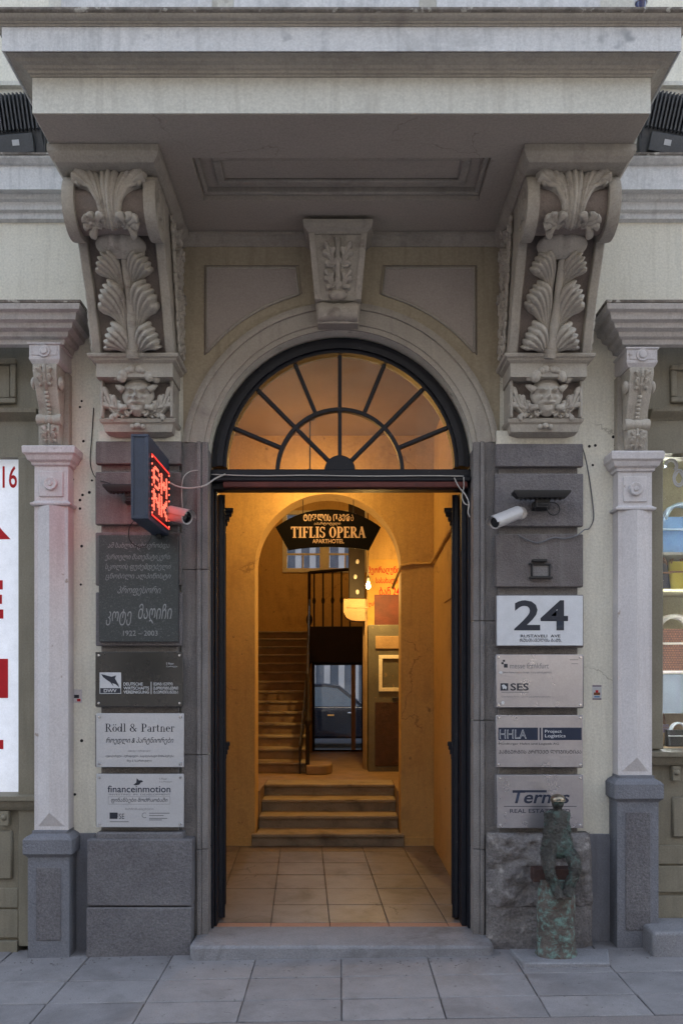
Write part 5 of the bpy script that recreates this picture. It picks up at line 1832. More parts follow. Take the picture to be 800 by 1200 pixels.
m = MB(); m.box(1.79, 1.875, -0.02, 0.16, 1.2, wz(531))
part('window_post', m, 'olive', rs_, bevel=0.006)
m = MB(); m.sweep([(-0.1, wz(896)), (0.015, wz(896)), (0.03, wz(892)), (0.045, wz(887)), (0.06, wz(885)), (0.062, wz(880)), (-0.1, wz(878))], [(1.83, 0.1), (1.83, -0.021), (3.7, -0.021)])
part('window_sill', m, 'olive', rs_)
m = MB(); m.box(wx(784), wx(793), -0.05, -0.0, wz(914), wz(897)); m.ball((wx(788.5), -0.052, wz(904)), 0.018)
part('sill_block', m, 'olive', rs_, bevel=0.004)
m = MB(); m.box(1.79, 3.7, 0.0, 0.15, -0.02, wz(896.5))
part('stall_riser', m, 'olive', rs_)
m = MB(); m.box(wx(786), wx(900), -0.02, -0.001, wz(981), wz(933))
part('riser_panel', m, 'olive', rs_, bevel=0.012, seg=1)
for (ya, yb) in ((990, 1012), (1014, 1045), (1049, 1085)):
    m = MB(); m.box(1.79, 3.7, -0.018, -0.001, wz(yb), wz(ya))
    part('riser_board', m, 'olive', rs_, bevel=0.004)
m = MB(); m.box(1.876, 3.7, 0.09, 0.096, wz(878), wz(531))
part('shop_window', m, 'shop_glass', rs_)
M['display'] = surf('display_wall', (0.55, 0.50, 0.30), (0.50, 0.45, 0.27), 2, 0.8, 0.05)
m = MB()
m.box(1.79, 3.7, 0.62, 0.66, 1.1, 3.1); m.box(1.70, 1.79, 0.30, 0.66, 1.1, 3.1); m.box(3.7, 3.76, 0.1, 0.66, 1.1, 3.1)
m.box(1.79, 3.7, 0.2, 0.66, 3.0, 3.1); m.box(1.79, 3.7, 0.15, 0.66, 1.1, 1.15)
part('display_box', m, 'display', rs_)
SY = 0.42
for (py, mt) in ((647, 'cab'), (690, 'display'), (786, 'panel')):
    m = MB(); m.box(1.80, 3.69, 0.22, 0.619, wz(py + 3, 0.22) - 0.0, wz(py, 0.22))
    part('display_shelf', m, mt, rs_, bevel=0.003)
m = MB(); m.box(1.93, 3.69, 0.25, 0.29, wz(836, 0.25), wz(790, 0.25))
part('display_panel', m, 'display_grey', rs_)
m = MB(); m.box(1.80, 3.69, 0.16, 0.619, wz(879, 0.2), wz(876, 0.2))
part('display_shelf', m, 'wood', rs_)
m = MB(); m.box(1.80, 3.69, 0.50, 0.52, wz(876, 0.5), wz(836, 0.5))
part('display_panel', m, 'wood', rs_)
M['tube'] = glow('lit_display_tube', (0.92, 0.96, 1.0), 13.0)
lt = thing('tube_lamp', 'upright lit tube lamp behind the post of the handbag window', 'lamp', (1.9, 0.14, 1.2))
m = MB(); m.tube([(1.898, 0.135, 1.26), (1.898, 0.135, 2.90)], 0.014, 10)
part('tube', m, 'tube', lt, smooth=True)
m = MB(); m.box(1.880, 1.916, 0.151, 0.165, 1.20, 2.95)
part('batten', m, 'white', lt)
# outlined letters on the glass
m = MB()
for (cx_, cy_, rx, rz_) in ((786, 542, 7.5, 8.0), (795, 560, 6.5, 10)):
    for q in (1.0, 0.72):
        m.tube([(wx(cx_ + rx * q * math.cos(t * PI / 8), .08), 0.083, wz(cy_ + rz_ * q * math.sin(t * PI / 8), .08)) for t in range(17 if cy_ > 550 else 9, -1 if cy_ > 550 else -1, -1)] if cy_ > 550 else
               [(wx(cx_ + rx * q * math.cos(PI + t * PI / 8 - 0.3), .08), 0.083, wz(cy_ + rz_ * q * math.sin(PI + t * PI / 8 - 0.3) + 4, .08)) for t in range(0, 12)], 0.005, 5)
m.tube([(wx(790, .08), 0.083, wz(560, .08)), (wx(795, .08), 0.083, wz(552, .08)), (wx(800, .08), 0.083, wz(560, .08))], 0.005, 5)
part('window_lettering', m, 'inkwhite', rs_, smooth=True)


def handbag(name, label, x, y, z, wd, ht, dp, mat, handle_mat, hh, shape='soft', ring=0.010):
    t = thing(name, label, 'handbag', (x, y, z), 'handbags in the lit shop window')
    m = MB()
    prof = []
    for i in range(9):
        v = i / 8
        k = (1 - 0.28 * v) if shape == 'trapeze' else (1.0 if shape == 'box' else (0.86 + 0.14 * math.sin(PI * min(1, v * 1.25))))
        prof.append((v, k))
    seg = 20

    def fn(u, v):
        an = 2 * PI * u
        k = (1 - 0.28 * v) if shape == 'trapeze' else (1.0 if shape == 'box' else 0.80 + 0.2 * math.sin(PI * min(1, 0.12 + v)))
        e = 0.5 if shape != 'barrel' else 0.35
        c, s_ = math.cos(an), math.sin(an)
        X = math.copysign(abs(c) ** e, c) * wd / 2 * k
        Y = math.copysign(abs(s_) ** e, s_) * dp / 2 * k * (1 - 0.35 * v)
        return (x + X, y + Y, z + ht * v)
    m.grid(fn, seg, 8)
    m.add([fn(i / seg, 1) for i in range(seg)], [tuple(range(seg))])
    m.add([fn(i / seg, 0) for i in range(seg)], [tuple(range(seg - 1, -1, -1))])
    part('bag_body', m, mat, t, smooth=50)
    for sd in (-1, 1):
        m = MB()
        m.tube([(x - wd * .3 * math.cos(PI * q / 10), y + sd * dp * .2, z + ht * 0.93 + hh * math.sin(PI * q / 10)) for q in range(11)], ring, 7)
        part('handle', m, handle_mat, t, smooth=True)
    m = MB(); m.box(x - wd * .46, x + wd * .46, y - dp * .5, y - dp * .5 + 0.02, z + ht * 0.62, z + ht * 0.67)
    part('strap', m, handle_mat, t, bevel=0.004)
    return t


M['bag_blue'] = surf('blue_white_leather', (0.07, 0.17, 0.34), (0.13, 0.26, 0.42), 5, 0.16, 0.05, 50, spec=0.5)
M['bag_navy'] = flat('dark_navy_leather', (0.012, 0.015, 0.03), 0.4)
M['bag_red'] = flat('red_leather', (0.28, 0.03, 0.02), 0.4)
M['bag_yellow'] = flat('yellow_leather', (0.42, 0.33, 0.03), 0.45)
M['bag_brown'] = flat('brown_leather', (0.17, 0.065, 0.025), 0.45)
M['bag_lilac'] = flat('lilac_leather', (0.20, 0.15, 0.20), 0.45)
M['bag_black'] = flat('black_leather', (0.012, 0.012, 0.012), 0.35)
M['ring_b'] = flat('pale_blue_handle', (0.40, 0.52, 0.60), 0.3)
M['ring_w'] = flat('cream_handle', (0.55, 0.50, 0.42), 0.4)


def woven():
    m, nt, b_ = _mat('woven_brown_leather')
    tc = nt.nodes.new('ShaderNodeTexCoord')
    br = nt.nodes.new('ShaderNodeTexBrick')
    br.inputs['Color1'].default_value = (0.22, 0.085, 0.04, 1)
    br.inputs['Color2'].default_value = (0.15, 0.06, 0.035, 1)
    br.inputs['Mortar'].default_value = (0.03, 0.015, 0.012, 1)
    br.inputs['Scale'].default_value = 34
    br.inputs['Mortar Size'].default_value = 0.055
    br.inputs['Row Height'].default_value = 0.5
    br.inputs['Brick Width'].default_value = 0.34
    mp = nt.nodes.new('ShaderNodeMapping')
    mp.inputs['Rotation'].default_value = (R(90), 0, 0)
    nt.links.new(tc.outputs['Object'], mp.inputs[0])
    nt.links.new(mp.outputs[0], br.inputs['Vector'])
    nt.links.new(br.outputs[0], b_.inputs['Base Color'])
    b_.inputs['Roughness'].default_value = 0.5
    return m


M['woven'] = woven()
sh1, sh2, sh3, sh4 = wz(647, .22), wz(690, .22), wz(786, .22), wz(876, .2)
handbag('handbag', 'glossy blue handbag with pale ring handles on the top display shelf', 2.14, 0.40, sh1 + 0.001, 0.34, 0.24, 0.17, 'bag_blue', 'ring_b', 0.10, 'soft', 0.012)
handbag('handbag', 'small dark navy handbag beside the yellow one in the shop window', 1.995, 0.36, sh2 + 0.001, 0.13, 0.17, 0.08, 'bag_navy', 'bag_brown', 0.05, 'trapeze', 0.006)
handbag('handbag', 'yellow handbag at the right edge of the second display shelf', 2.125, 0.42, sh2 + 0.001, 0.13, 0.19, 0.09, 'bag_yellow', 'bag_brown', 0.05, 'soft', 0.006)
handbag('handbag', 'woven brown handbag with cream ring handles in the shop window', 2.08, 0.36, sh3 + 0.001, 0.34, 0.26, 0.15, 'woven', 'ring_w', 0.10, 'box', 0.014)
handbag('handbag', 'upright red handbag behind the woven brown one', 2.0, 0.50, sh3 + 0.001, 0.10, 0.40, 0.07, 'bag_red', 'bag_red', 0.05, 'soft', 0.006)
handbag('handbag', 'flat lilac handbag lowest left in the shop window', 2.0, 0.40, sh4 + 0.08, 0.13, 0.05, 0.07, 'bag_lilac', 'bag_brown', 0.10, 'box', 0.006)
handbag('handbag', 'black and white handbag standing on the wooden display floor', 2.09, 0.30, sh4 + 0.001, 0.16, 0.10, 0.08, 'bag_black', 'inkwhite', 0.05, 'box', 0.007)
m = MB(); m.box(1.93, 2.07, 0.36, 0.44, sh4 + 0.001, sh4 + 0.079)
tag(part('display_block', m, 'wood', None, bevel=0.004), 'wooden display block under the lilac handbag', 'block')

m = MB()
xs_ = wx(764, -0.3)
m.box(xs_, 3.0, -0.31, -0.02, 0.02, 0.222)
tag(part('shop_step', m, 'doorstep', None, bevel=0.02, seg=3), 'low grey stone step in front of the handbag shop', 'step')

# ------------------------------------------------------------------ name plates on the piers
YP = -0.112


def px_(x): return wx(x, YP)
def pz_(y): return wz(y, YP)


def plate(label, x0, x1, y0, y1, mat, bolts=True, thick=0.008, bolt_in=4, cat='plate', name='name_plate'):
    xa, xb, za, zb = px_(x0), px_(x1), pz_(y1), pz_(y0)
    t = thing(name, label, cat, ((xa + xb) / 2, -0.09, za))
    m = MB(); m.box(xa, xb, YP, YP + thick, za, zb)
    part('plate', m, mat, t, bevel=0.0018)
    if bolts:
        d = bolt_in * 0.00489
        for (bx, bz) in ((xa + d, za + d), (xb - d, za + d), (xa + d, zb - d), (xb - d, zb - d)):
            m = MB(); m.lathe([(0.001, 0.006), (0.006, 0.006), (0.0085, 0.003), (0.0085, -0.0005), (0.005, -0.0005), (0.005, -0.024), (0.001, -0.024)], (bx, YP, bz), 'y', 12)
            part('bolt', m, 'screw', t, smooth=40)
    return t


def tx(p, body, x0, x1, y0, y1, mat, bold=0.0, shear=0.0):
    return lettering(p, body, px_(x0), px_(x1), pz_(y1), pz_(y0), YP - 0.0012, mat, bold, shear)


def rect(p, x0, x1, y0, y1, mat, d=0.0006, name='printed_block'):
    m = MB(); m.box(px_(x0), px_(x1), YP - d, YP + 0.001, pz_(y1), pz_(y0))
    return part(name, m, mat, p)


def shape(p, pts, mat, d=0.0012, name='printed_mark'):
    m = MB(); m.prism([(px_(x), pz_(y)) for (x, y) in pts], 'y', YP - d, YP + 0.001)
    return part(name, m, mat, p)


# granite plaque
pl = plate('speckled grey granite memorial plaque with engraved script under the LED sign', 116, 209, 627, 752, 'granite', False, 0.024, cat='plaque', name='memorial_plaque')
for (b_, x0, x1, y0, y1) in (('ამ სახლში ცხოვრობდა', 126, 200, 635.5, 644), ('ქართული მათემატიკური', 123, 200.5, 649, 657.5), ('სკოლის ფუძემდებელი', 123, 201, 660.5, 669),
                             ('ცნობილი ალპინისტი', 123.5, 201, 671.5, 680), ('პროფესორი', 137, 189, 687, 698)):
    tx(pl, b_, x0, x1 - 2, y0, y1, 'engrave', -0.006, 0.25)
tx(pl, 'კოტე', 124, 153, 714, 733, 'engrave', 0.0, 0.12)
tx(pl, 'მაღიჩი', 161, 200, 707.5, 731, 'engrave', 0.0, 0.12)
tx(pl, '1922 – 2003', 144.5, 185, 739, 745, 'engrave', 0.0)

# DWV
pl = plate('black acrylic business plate with a white eagle logo', 112, 214.5, 764, 828, 'acrylic')
rect(pl, 117, 142.2, 788, 813, 'inkwhite')
rect(pl, 117.8, 141.4, 806.4, 812.3, 'ink', 0.0010)
tx(pl, 'DWV', 122, 137, 807.4, 811.4, 'inkwhite', 0.02)
shape(pl, [(119, 790), (125, 791.5), (131, 793), (136.5, 791.5), (135, 795), (139, 802), (140, 805.5), (136, 802), (132, 800.5), (133.5, 804.5), (129.5, 799.5), (125, 796.5), (121, 793.5)], 'ink')
for (b_, x1, y0) in (('DEUTSCHE', 167.5, 799.8), ('WIRTSCHAFTS', 175, 804.6), ('VEREINIGUNG', 175, 809.2)):
    tx(pl, b_, 145, x1, y0, y0 + 3.6, 'inkwhite', 0.012)
rect(pl, 177, 177.7, 799, 813.4, 'inkwhite')
for (b_, x1, y0) in (('ᲒᲔᲠᲛᲐᲜᲣᲚᲘ', 202.5, 799.8), ('ᲔᲙᲝᲜᲝᲛᲘᲙᲣᲠᲘ', 209, 804.6), ('ᲒᲐᲔᲠᲗᲘᲐᲜᲔᲑᲐ', 209, 809.2)):
    tx(pl, b_, 180, x1, y0, y0 + 3.6, 'inkwhite', 0.008)
tx(pl, '5 Floor', 195, 204, 776.5, 778.8, 'inkwhite'); tx(pl, '5 სართული', 195, 208, 780, 782.4, 'inkwhite')

# Roedl
pl = plate('brushed silver plate with large serif name and an ampersand', 113, 215.5, 836, 899, 'alu')
serif_text(pl, 'Rödl & Partner', px_(123.3), px_(205), pz_(857.5), pz_(848), YP - 0.0012, 'ink', 0.115, 0.045)
tx(pl, 'როედლი & პარტნიორები', 124, 202.5, 864, 872.5, 'ink', 0.0, 0.2)
tx(pl, 'აუდიტი • იურიდიული', 150, 176.6, 878.8, 881.3, 'inkgrey')
tx(pl, 'აუდიტორული - იურიდიული - საგადასახადო მომსახურება', 124, 203.6, 884.6, 887.8, 'ink', 0.0)
tx(pl, 'მე-2 სართული', 149, 178, 890.2, 893.2, 'ink')

# finance in motion
pl = plate('brushed silver plate with a small bird logo, lowest on the left pier', 113, 215.5, 907, 969.5, 'alu')
shape(pl, [(156.5, 919.8), (160, 917), (160.5, 912), (163, 914.5), (166, 914.2), (168, 916), (165, 917.2), (163.5, 919.5), (159.5, 920.4)], 'ink')
tx(pl, 'financeinmotion', 126.5, 200, 920.5, 928.6, 'inkblue', 0.006)
tx(pl, 'INVESTING  IN  DEVELOPMENT', 128, 200, 930, 932, 'inkgrey')
m = MB(); frame_rect(m, px_(127), px_(199.6), pz_(942.5), pz_(933.5), YP - 0.0008, YP + 0.001, 0.0013)
part('printed_frame', m, 'inkgrey', pl)
tx(pl, 'ფინანსები მოძრაობაში', 130, 196, 934.8, 941.3, 'ink', 0.0, 0.15)
tx(pl, 'წარმომადგენელი', 147, 180, 946.8, 949.6, 'inkgrey')
rect(pl, 128.7, 138, 952.2, 959.6, 'ink')
tx(pl, 'EFSE', 133, 146, 953.4, 959.6, 'ink', 0.0)
rect(pl, 129, 151, 962.5, 963.4, 'inkgrey')
tx(pl, 'C', 166.5, 171.5, 952.2, 958.6, 'inkgrey', -0.01)
for (y0, x1) in ((952.5, 199), (955.3, 192), (958.6, 196), (960.4, 190)):
    rect(pl, 175, x1, y0, y0 + 0.9, 'inkgrey')
tx(pl, '5 Floor', 187, 196, 911.5, 913.8, 'inkgrey'); tx(pl, '5 სართული', 187, 202, 915, 917.4, 'inkgrey')

# number 24
pl = plate('white house number sign reading 24 on the right pier', 582, 682.5, 698, 756.5, 'white', False, 0.022, cat='sign', name='house_number_sign')
tx(pl, '24', 602, 665, 703.4, 738.7, 'ink', 0.02)
tx(pl, 'RUSTAVELI  AVE', 609.6, 656, 743.6, 747, 'ink', 0.015)
tx(pl, 'ᲠᲣᲡᲗᲐᲕᲔᲚᲘᲡ ᲒᲐᲛᲖ.', 608.5, 657.6, 748.3, 752.3, 'ink', 0.01)
# messe frankfurt / SES
pl = plate('steel plate with two business names, just below the house number', 581, 682.5, 767, 829, 'steel', True, 0.008, 3)
rect(pl, 590, 594.3, 778, 782.4, 'ink'); rect(pl, 587, 589.6, 776, 778.5, 'ink'); rect(pl, 588.8, 591.2, 773.2, 775.6, 'ink')
tx(pl, 'messe frankfurt', 597, 642.5, 777, 783.4, 'inkgrey', -0.004)
tx(pl, 'Official Representative Georgia   მესე ფრანკფურტი', 588, 645.6, 787, 789.4, 'inkgrey')
rect(pl, 586, 595, 800.7, 809.3, 'ink')
shape(pl, [(587.5, 803), (590, 802), (593.5, 805), (592.5, 808), (590.5, 806.5), (589, 807.8)], 'inkwhite')
tx(pl, 'SES', 597.5, 619, 800.7, 809.3, 'ink', 0.02)
rect(pl, 587, 619, 810.8, 811.6, 'inkgrey')
tx(pl, 'Senior Experten Service   სენიორ ექსპერტთა სამსახური', 587, 644.5, 815.5, 817.8, 'inkgrey')
for (x, y) in ((586.3, 788.2), (588.8, 823.5)):
    m = MB(); m.lathe([(0.001, 0.002), (0.009, 0.002), (0.010, 0.0)], (px_(x), YP, pz_(y)), 'y', 12)
    part('round_sticker', m, 'inkwhite', pl)
rect(pl, 667, 677, 772.8, 773.6, 'inkgrey'); rect(pl, 669, 677, 777.5, 778.2, 'inkgrey')
# HHLA
pl = plate('steel plate with a dark blue bar and outlined letters', 581, 682.5, 838, 899, 'steel', True, 0.008, 3)
rect(pl, 583.4, 629.8, 852.7, 867.3, 'inkblue'); rect(pl, 635.4, 681, 852.7, 867.3, 'inkblue'); rect(pl, 631.6, 633.6, 852.7, 867.3, 'inkblue')
tx(pl, 'HHLA', 585, 616.4, 855, 865.5, 'inkwhite', 0.01)
tx(pl, 'HHLA', 585.7, 615.8, 855.7, 864.8, 'inkblue', -0.022).location.y = -0.0006
tx(pl, 'Project', 638, 657.6, 855.2, 859.8, 'inkwhite', 0.008); tx(pl, 'Logistics', 638, 662, 860.4, 865.2, 'inkwhite', 0.008)
tx(pl, 'Hamburger Hafen und Logistik AG', 584, 654.3, 870.3, 873.4, 'ink', 0.006)
tx(pl, 'ᲰᲐᲛᲑᲣᲠᲒᲘᲡ ᲞᲠᲝᲔᲥᲢ ᲚᲝᲯᲘᲡᲢᲘᲙᲐ', 584, 680.5, 878.6, 883.2, 'ink', 0.004)
# Ternes
pl = plate('dull steel plate with slanted bold lettering, behind the bronze figure', 582, 683, 908, 970.5, 'steel', True, 0.008, 3.5)
tx(pl, 'Ternes', 597, 665, 926.5, 941.5, 'inkblue', 0.018, 0.25)
rect(pl, 600, 640, 926, 928.6, 'inkblue')
rect(pl, 590, 675, 944.6, 945.3, 'inkblue')
tx(pl, 'REAL ESTATE  LTD', 597, 667.5, 948, 952.6, 'inkblue', 0.004)

# ------------------------------------------------------------------ fittings on the piers
# LED sign sticking out from the wall
LX0, LX1, LY0, LY1, LZ0, LZ1 = -1.075, -0.985, -0.64, -0.12, 2.432, 2.868
led = thing('led_sign', 'navy box sign with lit red LED characters jutting from the left pier', 'led sign', (-1.03, -0.1, LZ0))
m = MB(); m.box(LX0, LX1, LY0, LY1, LZ0, LZ1)
part('case', m, 'led_box', led, bevel=0.004)
m = MB(); frame_rect(m, LX0 + 0.002, LX1 - 0.002, LZ0 + 0.002, LZ1 - 0.002, LY0 - 0.006, LY0 - 0.0005, 0.014)
part('edge_trim', m, 'led_box', led, bevel=0.002)
FONT = {'6': ("01110", "10001", "10000", "11110", "10001", "10001", "01110"), 'H': ("10001", "10001", "10101", "11111", "10101", "10001", "10001"),
        'N': ("10001", "11001", "11101", "10111", "10011", "10001", "10001"), 'K': ("10001", "10011", "10110", "11100", "10110", "10011", "10001")}
for s, xf in ((1, LX1), (-1, LX0)):
    m = MB(); m.box(xf, xf + s * 0.004, LY0 + 0.05, LY1 - 0.02, LZ0 + 0.025, LZ0 + 0.355)
    part('led_face', m, 'led_face', led)
    d = MB()
    ya, yb, za, zb = LY0 + 0.05, LY1 - 0.02, LZ0 + 0.025, LZ0 + 0.355
    for k in range(34):
        y = ya + 0.008 + (yb - ya - 0.016) * k / 33
        for z in (za + 0.008, zb - 0.008):
            d.box(xf + s * 0.004, xf + s * 0.008, y - 0.0042, y + 0.0042, z - 0.003, z + 0.003)
    part('led_border', d, 'led_dim', led, kind='stuff')
    d = MB()
    for k in range(9):
        z = za + 0.02 + (zb - za - 0.04) * k / 8
        for y in (ya + 0.008, yb - 0.008):
            d.box(xf + s * 0.004, xf + s * 0.009, y - 0.004, y + 0.004, z - 0.004, z + 0.004)
    for (ch, r_, c_) in (('6', 0, 0), ('H', 0, 1), ('N', 1, 0), ('K', 1, 1)):
        y0 = ya + 0.045 + c_ * 0.19
        z0 = zb - 0.055 - r_ * 0.125
        for i in range(14):
            for j in range(10):
                if FONT[ch][i // 2][j // 2] == '1':
                    y = y0 + j * 0.0165
                    y = y if s > 0 else ya + yb - y
                    z = z0 - i * 0.0082
                    d.box(xf + s * 0.004, xf + s * 0.008, y - 0.0036, y + 0.0036, z - 0.0021, z + 0.0021)
    part('led_dots', d, 'led', led, kind='stuff')
for s, xf in ((1, LX1 + 0.02), (-1, LX0 - 0.02)):
    ld = bpy.data.lights.new('led_light', 'AREA')
    ld.shape = 'RECTANGLE'
    ld.size, ld.size_y = 0.30, 0.42
    ld.energy = 0.04 if s > 0 else 0.13
    ld.color = (1.0, 0.05, 0.03)
    lo_ = bpy.data.objects.new('led_light', ld)
    COL.objects.link(lo_)
    lo_.location = (xf, (LY0 + LY1) / 2, LZ0 + 0.19)
    lo_.rotation_euler = (0, R(-90 * s), 0)
    lo_.parent = led
    lo_.matrix_parent_inverse = Matrix.Translation(-led.location)
m = MB(); m.box(-1.045, -1.015, LY1, -0.088, 2.5, 2.8); m.box(-1.06, -1.0, -0.10, -0.088, 2.48, 2.82)
part('mount', m, 'iron', led)
m = MB(); m.box(-1.045, -1.02, -0.18, -0.13, LZ0 - 0.022, LZ0)
part('cable_gland', m, 'iron', led, bevel=0.003)


def bullet_camera(label, base, tip, r=0.036):
    base, tip = Vector(base), Vector(tip)
    t = thing('security_camera', label, 'camera', (base.x, -0.09, base.z), 'security cameras beside the doorway')
    d = (tip - base).normalized()
    m = MB(); m.tube([base, base + d * 0.004, tip - d * 0.012, tip], [r * .8, r, r, r * .95], 20)
    b_ = part('housing', m, 'cam_w', t, smooth=35)
    m = MB(); m.tube([tip - d * 0.004, tip + d * 0.001, tip + d * 0.0025], [r * .86, r * .86, r * .80], 20)
    part('lens', m, 'lens', t, smooth=35)
    u0 = d.cross(Vector((0, 0, 1))).normalized()
    w0 = u0.cross(d).normalized()
    m = MB(); m.tube([tip + d * 0.004 + (u0 * math.cos(2 * PI * k / 20) + w0 * math.sin(2 * PI * k / 20)) * r * .93 for k in range(21)], r * .12, 6)
    part('front_ring', m, 'cam_w', t, smooth=True)
    # sun shield: upper half shell
    m = MB()
    u = d.cross(Vector((0, 0, 1))).normalized()
    w_ = u.cross(d).normalized()

    def fn(a_, b2):
        an = R(5 + 170 * a_)
        p = base.lerp(tip + d * 0.03, b2)
        return p + (u * math.cos(an) + w_ * math.sin(an)) * (r * 1.13)
    m.grid(fn, 12, 4)

    def fn2(a_, b2):
        an = R(5 + 170 * a_)
        p = base.lerp(tip + d * 0.03, b2)
        return p + (u * math.cos(an) + w_ * math.sin(an)) * (r * 1.07)
    m.grid(fn2, 12, 4)
    part('sun_shield', m, 'cam_w', t, smooth=True)
    wall = Vector((base.x + 0.03 * (1 if base.x > 0 else -1), -0.089, base.z + 0.012))
    m = MB(); m.lathe([(0.001, 0.012), (0.028, 0.012), (0.036, 0.008), (0.038, 0.0)], wall, 'y', 18)
    part('wall_mount', m, 'cam_w', t, smooth=40)
    m = MB(); m.tube([wall + Vector((0, -0.008, 0)), (wall + base) / 2 + Vector((0, -0.012, 0.004)), base + d * 0.02], [0.013, 0.014, 0.014], 10)
    part('arm', m, 'cam_w', t, smooth=True)
    return t


bullet_camera('white bullet camera half hidden behind the LED sign', (wx(200, -.17), -0.17, wz(602, -.17)), (wx(219, -.24), -0.25, wz(606.5, -.24)), 0.040)
bullet_camera('white bullet camera on the right pier pointing down to the door', (wx(606, -.15), -0.155, wz(601.5, -.15)), (wx(579.5, -.28), -0.29, wz(612.5, -.28)), 0.036)


def slim_lamp(label, pxc, pyt, wpx):
    Y0, Y1 = -0.21, -0.13
    x0, x1 = wx(pxc - wpx / 2, Y0), wx(pxc + wpx / 2, Y0)
    zt, zb = wz(pyt, Y0), wz(pyt + 8.5, Y0)
    t = thing('slim_floodlight', label, 'floodlight', ((x0 + x1) / 2, -0.09, zb), 'slim black floodlights on the piers')
    m = MB()
    k = 0.026
    m.add([(x0, Y0, zt), (x1, Y0, zt), (x1, Y1, zt), (x0, Y1, zt), (x0, Y0, zt - 0.012), (x1, Y0, zt - 0.012), (x1, Y1, zt - 0.012), (x0, Y1, zt - 0.012), (x0 + k, Y0 + 0.01, zb), (x1 - k, Y0 + 0.01, zb), (x1 - k, Y1 - 0.01, zb), (x0 + k, Y1 - 0.01, zb)],
          [(3, 2, 1, 0), (0, 1, 5, 4), (1, 2, 6, 5), (2, 3, 7, 6), (3, 0, 4, 7), (4, 5, 9, 8), (5, 6, 10, 9), (6, 7, 11, 10), (7, 4, 8, 11), (8, 9, 10, 11)])
    part('housing', m, 'iron', t, bevel=0.002)
    m = MB()
    for i in range(9):
        xx = x0 + 0.05 + (x1 - x0 - 0.1) * i / 8
        m.box(xx - 0.003, xx + 0.003, Y0 + 0.015, Y1 - 0.015, zb - 0.006, zb)
    part('cooling_fins', m, 'iron', t)
    xc = (x0 + x1) / 2
    m = MB(); m.box(xc - 0.03, xc + 0.05, -0.17, -0.15, zb - 0.05, zb - 0.0005); m.box(xc - 0.035, xc + 0.055, -0.15, -0.0885, zb - 0.055, zb - 0.01)
    m.tube([(xc - 0.02, -0.16, zb - 0.03), (xc + 0.045, -0.16, zb - 0.03)], 0.016, 10)
    part('wall_arm', m, 'iron', t, bevel=0.004)
    m = MB(); m.tube([(xc + 0.04, -0.15, zb - 0.02)] + [(xc + 0.075 + 0.04 * math.cos(R(a_)), -0.13 + 0.0002 * a_, zb - 0.05 + 0.04 * math.sin(R(a_))) for a_ in range(90, -200, -24)], 0.0035, 6)
    part('cable_loop', m, 'cable_b', t, smooth=True)
    return t


slim_lamp('slim black floodlight seen from below on the right pier', 635.5, 574, 67)
slim_lamp('slim black floodlight behind the LED sign on the left pier', 150, 567, 60)

# intercom
ic = thing('intercom', 'small dark intercom frame under a tiny hood on the right pier', 'intercom', (wx(632, -.1), -0.09, wz(678, -.1)))
q = lambda x: wx(x, -.1)
r_ = lambda y: wz(y, -.1)
m = MB(); frame_rect(m, q(622), q(644.5), r_(677), r_(660.5), -0.104, -0.0885, 0.010)
part('frame', m, 'iron', ic, bevel=0.003)
m = MB(); m.box(q(624), q(642.5), -0.096, -0.0885, r_(675), r_(662.5))
part('screen', m, 'basalt2', ic)
m = MB(); m.box(q(623), q(640), -0.12, -0.0885, r_(658.5), r_(655.5))
part('hood', m, 'iron', ic, bevel=0.002)
m = MB(); m.box(q(619.5), q(646.5), -0.115, -0.0885, r_(677.8), r_(676)); m.ball((q(620), -0.1, r_(661)), 0.008)
part('lip', m, 'iron', ic)

# stickers on the plaster
for (label, x0, x1, y0, y1, bg, bits) in (('small pink and white sticker on the plaster left of the black plate', 85, 96.5, 808, 823.5, 'lilac', (('ink', .2, .7, .35, .6), ('red', .5, .85, .1, .3))),
                                          ('small white sticker with red and blue print on the right plaster', 693.5, 704, 803, 820, 'inkwhite', (('bag_lilac', .0, 1., .9, 1.), ('bag_lilac', .0, 1., .0, .1), ('bag_brown', .15, .85, .32, .5), ('red', .35, .65, .5, .66), ('bag_blue', .2, .8, .15, .26)))):
    m = MB(); m.box(wx(x0), wx(x1), -0.0022, -0.0004, wz(y1), wz(y0))
    st = tag(part('sticker', m, bg, None), label, 'sticker')
    for (mt, a0, a1, b0, b1) in bits:
        m = MB(); m.box(wx(x0 + (x1 - x0) * a0), wx(x0 + (x1 - x0) * a1), -0.0027, -0.0022, wz(y1 - (y1 - y0) * b0), wz(y1 - (y1 - y0) * b1))
        part('print', m, mt, st)


# cables
def cable(label, pts, r, mat):
    P = [Vector((wx(x, y), y, wz(z, y))) for (x, z, y) in pts]
    out = []
    n = len(P)
    for i in range(n - 1):
        p0, p1, p2, p3 = P[max(0, i - 1)], P[i], P[i + 1], P[min(n - 1, i + 2)]
        for k in range(6):
            t = k / 6
            out.append(0.5 * ((2 * p1) + (p2 - p0) * t + (2 * p0 - 5 * p1 + 4 * p2 - p3) * t * t + (3 * p1 - p0 - 3 * p2 + p3) * t ** 3))
    out.append(P[-1])
    m_ = MB(); m_.tube(out, r, 6)
    return tag(part('cable', m_, mat, None, smooth=True), label, 'cable')


